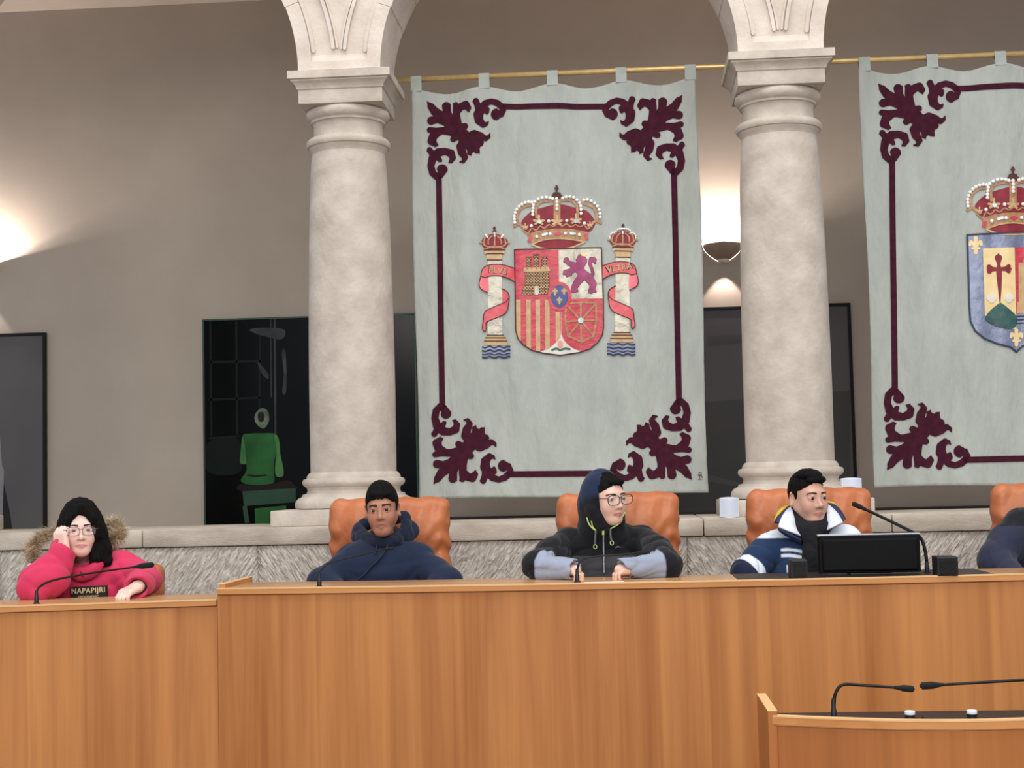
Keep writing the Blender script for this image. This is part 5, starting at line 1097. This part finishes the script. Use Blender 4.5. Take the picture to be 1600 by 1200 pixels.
# ---------------------------------------------------------------- hooded boy with glasses
hc, R, s = J(947, 778, 5.48), HR(36, 3, -3), .84
nb = J(945, 834, 5.56); shl, shr = J(886, 850, 5.56), J(1006, 846, 5.56); el1, el2 = J(841, 882, 5.34), J(1040, 878, 5.30)
wl = at(900, 892, 5.25); wr = at(968, 892, 5.23); wl[2] = wr[2] = ZTOP+.032; el1[2] = el2[2] = ZTOP+.043
hl, hr_ = J(915, 1030, 5.68), J(985, 1030, 5.68)
dl = wl-el1; dr = wr-el2; al = math.atan2(dl[0], -dl[1]); ar_ = math.atan2(dr[0], -dr[1])
tor = [(nb, J(946, 1000, 5.58), .09, .10), (shl, shr, .036, .036), (shl, el1, .034, .03), (el1, wl, .028, .022), (shr, el2, .034, .03), (el2, wr, .028, .022)]
t, W = person('boy with dark hood up and black glasses looking to the right', (hc[0], 5.66, ZF), (hc, R, s), tor, (232, 190, 170), (178, 100, 98), .94, .001,
    [(wl-dl/np.linalg.norm(dl)*.060+np.array([0, 0, -.004]), Rz(al)@Rx(rad(4)), .74, 1, (.5, .9, .7), .8), (wr-dr/np.linalg.norm(dr)*.060+np.array([0, 0, -.004]), Rz(ar_)@Rx(rad(4)), .74, -1, (.5, .9, .7), .8)], neck=nb)
hair_cap(W, hc, R, s, .94, t, [(a, b-.002) for a, b in LINE], .008, 5, extra=lambda P: ell((.010, -.060, .070), (.044, .030, .020))(P))
glasses(W, s, t, M['specs_d'], rx=.0295, rz=.0210, y=-.106, cx=.0345, square=2.8, rr=.0018)
# jacket
BLK, GRY, DGR, NAV = L3((22, 22, 26)), L3((150, 158, 176)), L3((66, 66, 70)), L3((30, 44, 72))
f = Sdf(); f.u(ell(J(946, 892, 5.58), (.150, .105, .16)), .02); f.u(cone(J(946, 900, 5.59), J(946, 1010, 5.60), .135, .15), .05); f.u(cone(shl, shr, .052, .052), .05); f.u(cone(J(945, 852, 5.56), J(946, 822, 5.52), .085, .064), .04)
f.chain([shl, J(860, 866, 5.45), el1, wl], [.052, .050, .046, .038], .02); f.chain([shr, J(1028, 862, 5.43), el2, wr], [.052, .050, .046, .038], .02)
for w_, e_ in ((wl, el1), (wr, el2)):
    d = (w_-e_)/np.linalg.norm(w_-e_); f.s(cone(w_-d*.034, w_+d*.055, .027, .056), .004)
f.s(cone(J(947, 810, 5.51), J(947, 792, 5.48), .038, .050), .01)
def segt(P, a, b): ba = b-a; tt = np.clip((P-a)@ba/(ba@ba), 0, 1); return tt, np.linalg.norm(P-a-tt[:, None]*ba, axis=1)
zband = J(946, 868, 5.47)[2]
def colr(V):
    c = np.tile(BLK, (len(V), 1)); c[(V[:, 2] < zband) & (np.abs(V[:, 0]-hc[0]) < .16)] = DGR
    for e_, w_ in ((el1, wl), (el2, wr)):
        tt, d = segt(V, e_, w_); u_, du = segt(V, shl if e_ is el1 else shr, e_); m = (np.clip((tt-.12)*45+.5, 0, 1)*((d < .075) & (d < du+.03)))[:, None]; c = c*(1-m)+GRY*m
    return c
garment('jacket', f, *bb([shl, shr, el1, el2, wl, wr, J(946, 1010, 5.60)], .17), colr, t, .0042, .010, 18, 6)
# raised hood, open at the face
hs = Sdf(); hs.u(ell((0, .030, .012), (.088, .100, .112)), .01); hs.u(cone((0, .050, -.03), (-.01, .060, -.13), .078, .088), .05); hs.u(ell((-.030, .075, -.04), (.052, .05, .06)), .03)
hs.u(cone((-.06, .0, -.05), (-.046, -.030, -.110), .028, .024), .03); hs.u(cone((.06, .0, -.05), (.046, -.030, -.110), .028, .024), .03)
hs.s(ell((0, -.085, -.012), (.066, .098, .098)), .012); hs.s(ell((0, .0, .012), (.072, .09, .092)), .01)
def hcol(V):
    q = ((V-hc)@R)/s; m = np.clip((q[:, 2]-.0+q[:, 1]*.4-.5*np.abs(q[:, 0])*0)/.03+.3, 0, 1); return BLK*(1-m[:, None])+NAV*m[:, None]
garment('raised_hood', local(hs, hc, R, s), hc-.19, hc+.16, hcol, t, .0035, .0025, 30, 9)
Wc = J(945, 832, 5.467)
tube_on([J(917, 809, 5.452), J(921, 820, 5.437), J(930, 829, 5.432)], .0026, 'lime_trim', 'lime', t); tube_on([J(924, 813, 5.447), J(926, 823, 5.437), J(931, 829, 5.432)], .0022, 'lime_trim', 'lime', t)
tube_on([J(972, 813, 5.452), J(965, 820, 5.437), J(954, 826, 5.432)], .0022, 'lime_trim', 'lime', t); tube_on([J(976, 800, 5.457), J(971, 808, 5.447)], .005, 'cord_stopper', 'lime', t)
tube_on([J(931, 829, 5.434), J(930, 840, 5.429), J(929.5, 852, 5.429)], .0038, 'drawcord', 'cord', t); tube_on([J(954, 826, 5.434), J(954, 838, 5.429), J(956, 846, 5.427)], .0036, 'drawcord', 'cord', t)
for x, y in ((930, 854.5), (956, 848.5)): MB().tube([J(x+2.6*math.cos(a), y+3.2*math.sin(a), 5.425) for a in np.linspace(0, 6.28, 14, endpoint=False)], .0016, 6, True).build('cord_loop', M['lime'], t, True)
tube_on([J(943, 828, 5.445), J(943, 850, 5.447), J(943.5, 870, 5.445), J(944, 897, 5.440)], .0035, 'zip', 'zip', t); tube_on([J(942.5, 829, 5.440), J(942.5, 836, 5.440)], .0045, 'zip_pull', 'lime', t)
applique('chest_logo', stroke2([J(961, 856, 5.477)[[0, 2]], J(965, 854, 5.477)[[0, 2]], J(970, 855, 5.477)[[0, 2]]], [.0008, .003, .001]), lambda X, Z: np.full_like(X, 5.462), .0, M['cord'], t, .0012, .012)
legs(t, (hl, hr_), (np.array([hl[0]-.06, 5.30, ZF+.47]), np.array([hr_[0]+.06, 5.30, ZF+.47])), ZF)

# ---------------------------------------------------------------- boy in white collared jacket
hc, R, s = J(1262, 777, 5.62), HR(24, 2, -1), .875
nb = J(1262, 838, 5.70); shl, shr = J(1205, 855, 5.69), J(1322, 850, 5.69); el1, el2 = J(1166, 893, 5.60), J(1352, 892, 5.60); wl, wr = J(1190, 960, 5.52), J(1335, 960, 5.52)
hl, hr_ = J(1230, 1030, 5.70), J(1295, 1030, 5.70)
tor = [(nb, J(1262, 1000, 5.70), .09, .10), (shl, shr, .036, .036), (shl, el1, .034, .03), (el1, wl, .028, .022), (shr, el2, .034, .03), (el2, wr, .028, .022)]
t, W = person('boy with short fade haircut in blue and white jacket with black scarf', (hc[0], 5.70, ZF), (hc, R, s), tor, (210, 164, 142), (172, 104, 96), .87, .0,
    [(wl, Rz(rad(20))@Rx(rad(20)), .78, 1, (.2, .35, .3), .3), (wr, Rz(rad(-20))@Rx(rad(20)), .78, -1, (.2, .35, .3), .3)], neck=nb)
hair_cap(W, hc, R, s, .87, t, [(a, b+.004) for a, b in LINE], .005, 11, name='hair', extra=lambda P: np.minimum(ell((0, -.012, .092), (.054, .066, .028))(P), ell((.006, -.062, .074), (.046, .026, .022))(P)), amp=.003, fr=75)
NV, WH, YE, DK = L3((33, 53, 86)), L3((226, 234, 244)), L3((232, 180, 48)), L3((26, 34, 60))
f = Sdf(); f.u(ell(J(1262, 890, 5.70), (.165, .11, .16)), .02); f.u(cone(J(1262, 900, 5.70), J(1262, 1010, 5.70), .145, .15), .05); f.u(cone(shl, shr, .060, .060), .06); f.u(cone(J(1262, 860, 5.70), J(1262, 838, 5.70), .09, .07), .05)
f.chain([shl, J(1187, 873, 5.65), el1, wl], [.056, .054, .050, .044], .03); f.chain([shr, J(1340, 872, 5.64), el2, wr], [.060, .058, .056, .044], .03)
d = (wl-el1)/np.linalg.norm(wl-el1); f.s(cone(wl-d*.01, wl+d*.06, .029, .034), .004)
z1, z2 = J(1240, 863, 5.60)[2], J(1240, 872, 5.60)[2]
def jcol(V):
    c = np.tile(NV, (len(V), 1)); u_, du = segt(V, shl, el1); tt, dt = segt(V, el1, wl); x = V[:, 0]-hc[0]; z = V[:, 2]
    def paint(m, k):
        nonlocal c; m = np.clip(m, 0, 1)[:, None]; c = c*(1-m)+k*m
    st_ = lambda e, w_=.0025: np.clip(.5-e/w_, 0, 1)          # e<0 inside
    zz = z+.010*np.sin(x*26+.6)
    paint(st_(np.abs(x)-.105)*st_(np.abs(zz-z1)-.0055), WH); paint(st_(np.abs(x)-.105)*st_(np.abs(zz-z2)-.0060), WH)
    paint(st_(np.abs(zz-z2+.048)-.014)*st_(np.abs(x+.055)-.035), WH*.9)
    paint(st_(np.where(x < 0, shl[2], shr[2])+.036-z)*st_(.06-np.abs(x)), WH)
    ax = (el1-shl)/np.linalg.norm(el1-shl); ld = (V-el1)@ax; sl = ((du < .09) | (dt < .09)) & (x < -.12)
    paint(sl*st_(np.abs(ld+.018)-.020), WH); paint(sl*st_(-ld), DK)
    return c
garment('jacket', f, *bb([shl, shr, el1, el2, wl, wr, J(1262, 1010, 5.70)], .17), jcol, t, .0034, .011, 17, 12)
# standing collar: white fronts, yellow and navy back edge
def ribbon(name, outer, inner, m, th=.010):
    o_, i_ = spline([J(*q) for q in outer], 5), spline([J(*q) for q in inner], 5); n = len(o_); V = list(o_)+list(i_); F = [(k, k+1, n+k+1, n+k) for k in range(n-1)]
    ob = mk(name, V, F, m, t, True); md_ = ob.modifiers.new('thickness', 'SOLIDIFY'); md_.thickness = th; md_.offset = 0; return ob
M['jwhite'] = mat('white_collar_fabric', (230, 232, 242), .7, (214, 218, 232), 12, bump=.2, bscale=40); M['jyellow'] = mat('yellow_collar_fabric', (236, 186, 44), .7); M['jnavy'] = mat('navy_collar_fabric', (34, 46, 84), .7)
ribbon('collar_lapel', [(1236, 793, 5.66), (1226, 802, 5.61), (1219, 813, 5.575), (1216, 824, 5.56)], [(1238, 796, 5.62), (1241, 810, 5.585), (1244, 826, 5.565), (1251, 838, 5.55)], M['jwhite'], .012)
ribbon('collar_lapel', [(1294, 790, 5.66), (1304, 798, 5.61), (1312, 808, 5.58), (1317, 817, 5.565)], [(1292, 796, 5.62), (1292, 806, 5.585), (1293, 818, 5.565), (1292, 829, 5.55)], M['jwhite'], .012)
ribbon('collar_stripe', [(1232, 792, 5.69), (1222, 799, 5.65), (1215, 808, 5.61), (1210, 817, 5.59)], [(1237, 791, 5.67), (1227, 800, 5.62), (1220, 811, 5.585), (1217, 817, 5.575)], M['jnavy'], .008)
ribbon('collar_stripe', [(1290, 786, 5.72), (1303, 789, 5.68), (1313, 798, 5.63), (1321, 812, 5.60)], [(1291, 790, 5.68), (1302, 795, 5.625), (1311, 805, 5.59), (1318, 814, 5.575)], M['jnavy'], .008)
ribbon('collar_yellow_back', [(1236, 789, 5.74), (1222, 794, 5.70), (1214, 803, 5.66), (1209, 816, 5.62)], [(1238, 792, 5.70), (1226, 797, 5.655), (1217, 806, 5.615), (1212, 817, 5.595)], M['jyellow'], .010)
ribbon('collar_yellow_back', [(1288, 784, 5.76), (1301, 786, 5.72), (1309, 793, 5.67), (1315, 803, 5.63)], [(1290, 788, 5.72), (1301, 790, 5.675), (1309, 797, 5.635), (1314, 804, 5.61)], M['jyellow'], .010)
ribbon('collar_underside', [(1216, 825, 5.562), (1226, 830, 5.556), (1240, 837, 5.552), (1252, 843, 5.552)], [(1218, 829, 5.572), (1228, 836, 5.572), (1242, 843, 5.572), (1254, 849, 5.572)], M['jnavy'], .008)
f = Sdf(); rp = spline([J(*q) for q in [(1240, 805, 5.68), (1246, 817, 5.61), (1258, 828, 5.575), (1272, 831, 5.565), (1286, 822, 5.59), (1293, 806, 5.66), (1280, 800, 5.75), (1255, 800, 5.76), (1240, 805, 5.68)]], 3); f.chain(list(rp), [.028]*len(rp), .015)
rp2 = spline([J(*q) for q in [(1268, 826, 5.56), (1270, 850, 5.548), (1270, 875, 5.548), (1268, 905, 5.555)]], 3); f.chain(list(rp2), [.028, .028, .030, .030, .032, .034, .034, .034, .034, .034][:len(rp2)], .015)
V, F = nets(noisy(f, wob(.004, 28, 21)), np.min(list(rp)+list(rp2), 0)-.06, np.max(list(rp)+list(rp2), 0)+.06, .0045); mk('scarf', V, F, M['scarf'], t, True)
legs(t, (hl, hr_), (np.array([hl[0]-.06, 5.32, ZF+.47]), np.array([hr_[0]+.06, 5.32, ZF+.47])), ZF)

# ---------------------------------------------------------------- person cut by the right edge
hc, R, s = J(1655, 742, 5.64), HR(-20, 4, 0), .90
nb = J(1655, 808, 5.70); shl, shr = J(1598, 823, 5.68), J(1712, 818, 5.68); el1, el2 = J(1556, 875, 5.58), J(1752, 870, 5.58); wl, wr = J(1600, 925, 5.40), J(1710, 925, 5.40)
hl, hr_ = J(1620, 1000, 5.70), J(1690, 1000, 5.70)
tor = [(nb, J(1655, 980, 5.70), .09, .10), (shl, shr, .036, .036), (shl, el1, .034, .03), (el1, wl, .028, .022), (shr, el2, .034, .03), (el2, wr, .028, .022)]
t, W = person('person in dark quilted jacket, only one sleeve showing at the right edge', (hc[0], 5.70, ZF), (hc, R, s), tor, (206, 160, 138), (170, 100, 92), .92, .0,
    [(wl, Rz(rad(25)), .85, 1, (.3, .4, .3), .4), (wr, Rz(rad(-25)), .85, -1, (.3, .4, .3), .4)], neck=nb, reso=.004)
hair_cap(W, hc, R, s, .92, t, LINE, .009, 15)
f = Sdf(); f.u(ell(J(1655, 875, 5.70), (.18, .12, .17)), .02); f.u(cone(J(1655, 880, 5.70), J(1655, 990, 5.70), .15, .16), .05); f.u(cone(shl, shr, .062, .062), .06); f.u(cone(J(1655, 832, 5.70), J(1655, 800, 5.69), .085, .066), .04)
f.chain([shl, J(1574, 850, 5.63), el1, wl], [.064, .062, .060, .046], .03); f.chain([shr, J(1735, 846, 5.63), el2, wr], [.064, .062, .060, .046], .03); f.s(cone(J(1655, 800, 5.68), J(1655, 770, 5.66), .045, .05), .01)
zsp = J(1570, 822, 5.6)[2]
garment('quilted_jacket', f, *bb([shl, shr, el1, el2, wl, wr, J(1655, 990, 5.70)], .17), lambda V: np.where((V[:, 2] > zsp)[:, None], L3((22, 26, 32)), L3((42, 46, 66))), t, .006, .006, 18, 14)
legs(t, (hl, hr_), (np.array([hl[0]-.06, 5.32, ZF+.47]), np.array([hr_[0]+.06, 5.32, ZF+.47])), ZF)

# ---------------------------------------------------------------- girl in pink jacket leaning on her hand
hc, R, s = J(126, 825.5, 5.46), HR(21, 4, -1), .865
nb = J(135, 888, 5.56); shl, shr = J(82, 898, 5.55), J(190, 888, 5.55); el1 = J(58, 930, 5.33); el2 = J(227, 922, 5.47); wl = J(97, 862, 5.37); wr = J(214, 922, 5.30)
el1[2] = ZGT+.052; el2[2] = max(el2[2], ZGT+.05); wr[2] = ZGT+.038
hl, hr_ = J(110, 1060, 5.62), J(178, 1060, 5.62)
tor = [(nb, J(140, 1040, 5.60), .09, .10), (shl, shr, .036, .036), (shl, el1, .034, .03), (el1, wl, .028, .022), (shr, el2, .034, .03), (el2, wr, .028, .022)]
# right hand: fingers up, palm to the cheek; left hand: loose fist on the desk
up = np.array([-.10, .02, 1.]); up /= np.linalg.norm(up); ny = -up; nz_ = -np.array([.35, .93, .1]); nz_ -= ny*nz_.dot(ny); nz_ /= np.linalg.norm(nz_); nx = np.cross(ny, nz_); Rh = np.stack([nx, ny, nz_], 1)
t, W = person('girl in pink jacket and glasses resting her cheek on her hand', (hc[0], 5.58, ZF), (hc, R, s), tor, (240, 204, 190), (200, 128, 126), .90, .0,
    [(wl, Rh, .88, 1, (.75, 1.25, .8), .9), (wr, Rz(rad(-22))@Rx(rad(14)), .86, -1, (.55, .95, .6), .8)], neck=nb)
glasses(W, s, t, M['specs_p'], rx=.0270, rz=.0175, y=-.105, cx=.0325, square=3.2, rr=.0013)
h = Sdf(); h.u(ell((0, .016, .034), (.085, .106, .098)), .01)
h.u(ell((-.062, .006, -.035), (.040, .062, .085)), .03); h.u(ell((.066, .006, -.035), (.042, .064, .085)), .03); h.u(ell((0, .07, -.05), (.08, .045, .09)), .03)
h.chain([(-.075, .02, -.04), (-.088, .02, -.11), (-.100, .01, -.160)], [.034, .032, .016], .03); h.chain([(-.066, -.02, -.03), (-.070, -.02, -.09), (-.074, -.02, -.135)], [.022, .022, .012], .02)
h.chain([(.070, -.012, -.03), (.082, -.016, -.10), (.098, -.030, -.148)], [.034, .040, .020], .03); h.chain([(.070, -.03, -.08), (.062, -.045, -.13), (.050, -.050, -.158)], [.026, .026, .014], .02); h.chain([(.085, -.03, -.12), (.108, -.04, -.142), (.122, -.04, -.132)], [.020, .016, .006], .015)
h.u(cone((.004, -.066, .098), (-.044, -.064, .045), .014, .016), .015); h.u(cone((.004, -.066, .098), (.048, -.062, .045), .014, .016), .015); h.u(cone((.048, -.062, .045), (.062, -.056, -.03), .016, .020), .015); h.u(cone((-.044, -.064, .045), (-.060, -.05, -.02), .014, .014), .015)
h.s(ell((-.002, -.106, -.028), (.054, .066, .104)), .006)
stri = lambda P: .0012*np.sin(P[:, 0]*230+5*np.sin(P[:, 2]*14))+.0012*np.sin(P[:, 1]*210+4*np.sin(P[:, 2]*13))
V, F = nets(local(noisy(h, stri), hc, R, s), hc-.22, hc+.16, .0032); mk('long_hair', V, F, M['hair'], t, True)
f = Sdf(); f.u(ell(J(140, 940, 5.58), (.165, .115, .15)), .02); f.u(cone(J(140, 945, 5.58), J(140, 1040, 5.60), .145, .15), .05); f.u(cone(shl, shr, .062, .060), .06); f.u(cone(J(138, 900, 5.57), J(134, 880, 5.53), .085, .062), .04)
f.chain([shl, J(62, 915, 5.45), el1], [.066, .066, .060], .03); f.chain([el1, J(80, 897, 5.35), wl], [.062, .058, .044], .03); f.chain([shr, J(212, 903, 5.52), el2, wr], [.056, .053, .048, .040], .025)
for w_, e_ in ((wl, el1), (wr, el2)):
    d = (w_-e_)/np.linalg.norm(w_-e_); f.s(cone(w_-d*.022, w_+d*.060, .026, .056), .004)
f.s(cone(J(130, 876, 5.50), J(128, 850, 5.46), .046, .055), .01)
garment('pink_jacket', f, *bb([shl, shr, el1, el2, wl, wr, J(140, 1040, 5.60)], .16), (210, 58, 96), t, .0045, .011, 16, 31)
f = Sdf(); rp = spline([J(*q) for q in [(100, 886, 5.47), (115, 893, 5.44), (130, 895, 5.43), (145, 889, 5.43), (157, 878, 5.46)]], 3); f.chain(list(rp), [.018]*len(rp), .01); rp3 = spline([J(*q) for q in [(118, 897, 5.435), (128, 900, 5.43), (140, 897, 5.43), (150, 890, 5.44)]], 3); f.chain(list(rp3), [.016]*len(rp3), .01)
garment('collar', f, *bb(list(rp)+list(rp3), .04), (196, 48, 84), t, .004, .003, 30, 33)
d = (wr-el2)/np.linalg.norm(wr-el2); c0 = wr-d*.02; a1 = np.cross(d, [0, 0, 1]); a1 /= np.linalg.norm(a1); a2 = np.cross(d, a1)
MB().tube([wr-d*.010+.0300*(math.cos(q)*a1+math.sin(q)*a2) for q in np.linspace(0, 6.283, 24, endpoint=False)], .006, 8, True).build('dark_cuff', M['patch'], t, True)
tube_on([J(125, 893, 5.405), J(128, 897, 5.40), J(130, 902, 5.40)], .0018, 'zip', 'patch', t)
# chest patch with lettering
pa = J(138, 926, 5.42); pw, ph = .115, .040; yS = lambda X, Z: np.full_like(X, 5.424)+.05*(X-pa[0])**2*4
def quad(cx_, cz_, w_, h_, ang=rad(2)): c_, s_ = math.cos(ang), math.sin(ang); return poly2([(cx_+x*c_-z*s_, cz_+x*s_+z*c_) for x, z in ((-w_/2, -h_/2), (w_/2, -h_/2), (w_/2, h_/2), (-w_/2, h_/2))])
applique('chest_patch', quad(pa[0], pa[2], pw*1.17, ph*1.15), yS, .004, M['patch'], t, .002, .016)
lettering('NAPAPIJRI', (pa[0], pa[2]+.007), .0262, rad(2), M['patch_t'], t, yS, .0052, 'patch_lettering'); lettering('GEOGRAPHIC', (pa[0], pa[2]-.015), .0115, rad(2), M['patch_t'], t, yS, .0052, 'patch_lettering')
bp = J(52, 886, 5.40); MB().ball((bp[0]+.0, bp[1]-.03, bp[2]), (.012, .008, .016), 12, 8).build('sleeve_badge', M['badge'], t, True)
# fur trim of the hood lying on the back
path = spline([J(*q) for q in [(62, 880, 5.60), (50, 866, 5.60), (56, 850, 5.60), (72, 838, 5.62), (95, 830, 5.66), (125, 826, 5.68), (155, 824, 5.66), (176, 820, 5.62), (187, 828, 5.59), (184, 840, 5.58), (174, 846, 5.57)]], 14)
f = Sdf(); f.chain(list(path[::7]), [.013]*len(path[::7]), .01); f.chain([J(66, 886, 5.60), J(100, 876, 5.64), J(150, 870, 5.64), J(178, 862, 5.60)], [.024]*4, .03)
garment('hood_lining', f, *bb(list(path)+[J(100, 884, 5.7)], .06), (150, 120, 96), t, .006, .003, 25, 35)
fv, ff, fc = [], [], []; r_ = np.random.default_rng(5)
for i in range(9000):
    p = path[r_.integers(0, len(path))]+r_.normal(size=3)*.006; d = r_.normal(size=3)*np.array([1, 1, .9])+np.array([0, -.35, .1]); d /= np.linalg.norm(d); sd_ = np.cross(d, r_.normal(size=3)); sd_ /= np.linalg.norm(sd_); ln = r_.uniform(.016, .036); q = p+d*.006; bend = r_.normal(size=3)*.009; n = len(fv)
    fv += [q+sd_*.0010, q-sd_*.0010, q+d*ln*.5+bend*.6+sd_*.0008, q+d*ln*.5+bend*.6-sd_*.0008, q+d*ln+bend]; ff += [(n, n+1, n+3, n+2), (n+2, n+3, n+4)]
mk('fur_trim', fv, ff, M['fur'], t)
legs(t, (hl, hr_), (np.array([hl[0]-.05, 5.30, ZF+.45]), np.array([hr_[0]+.05, 5.30, ZF+.45])), ZF)
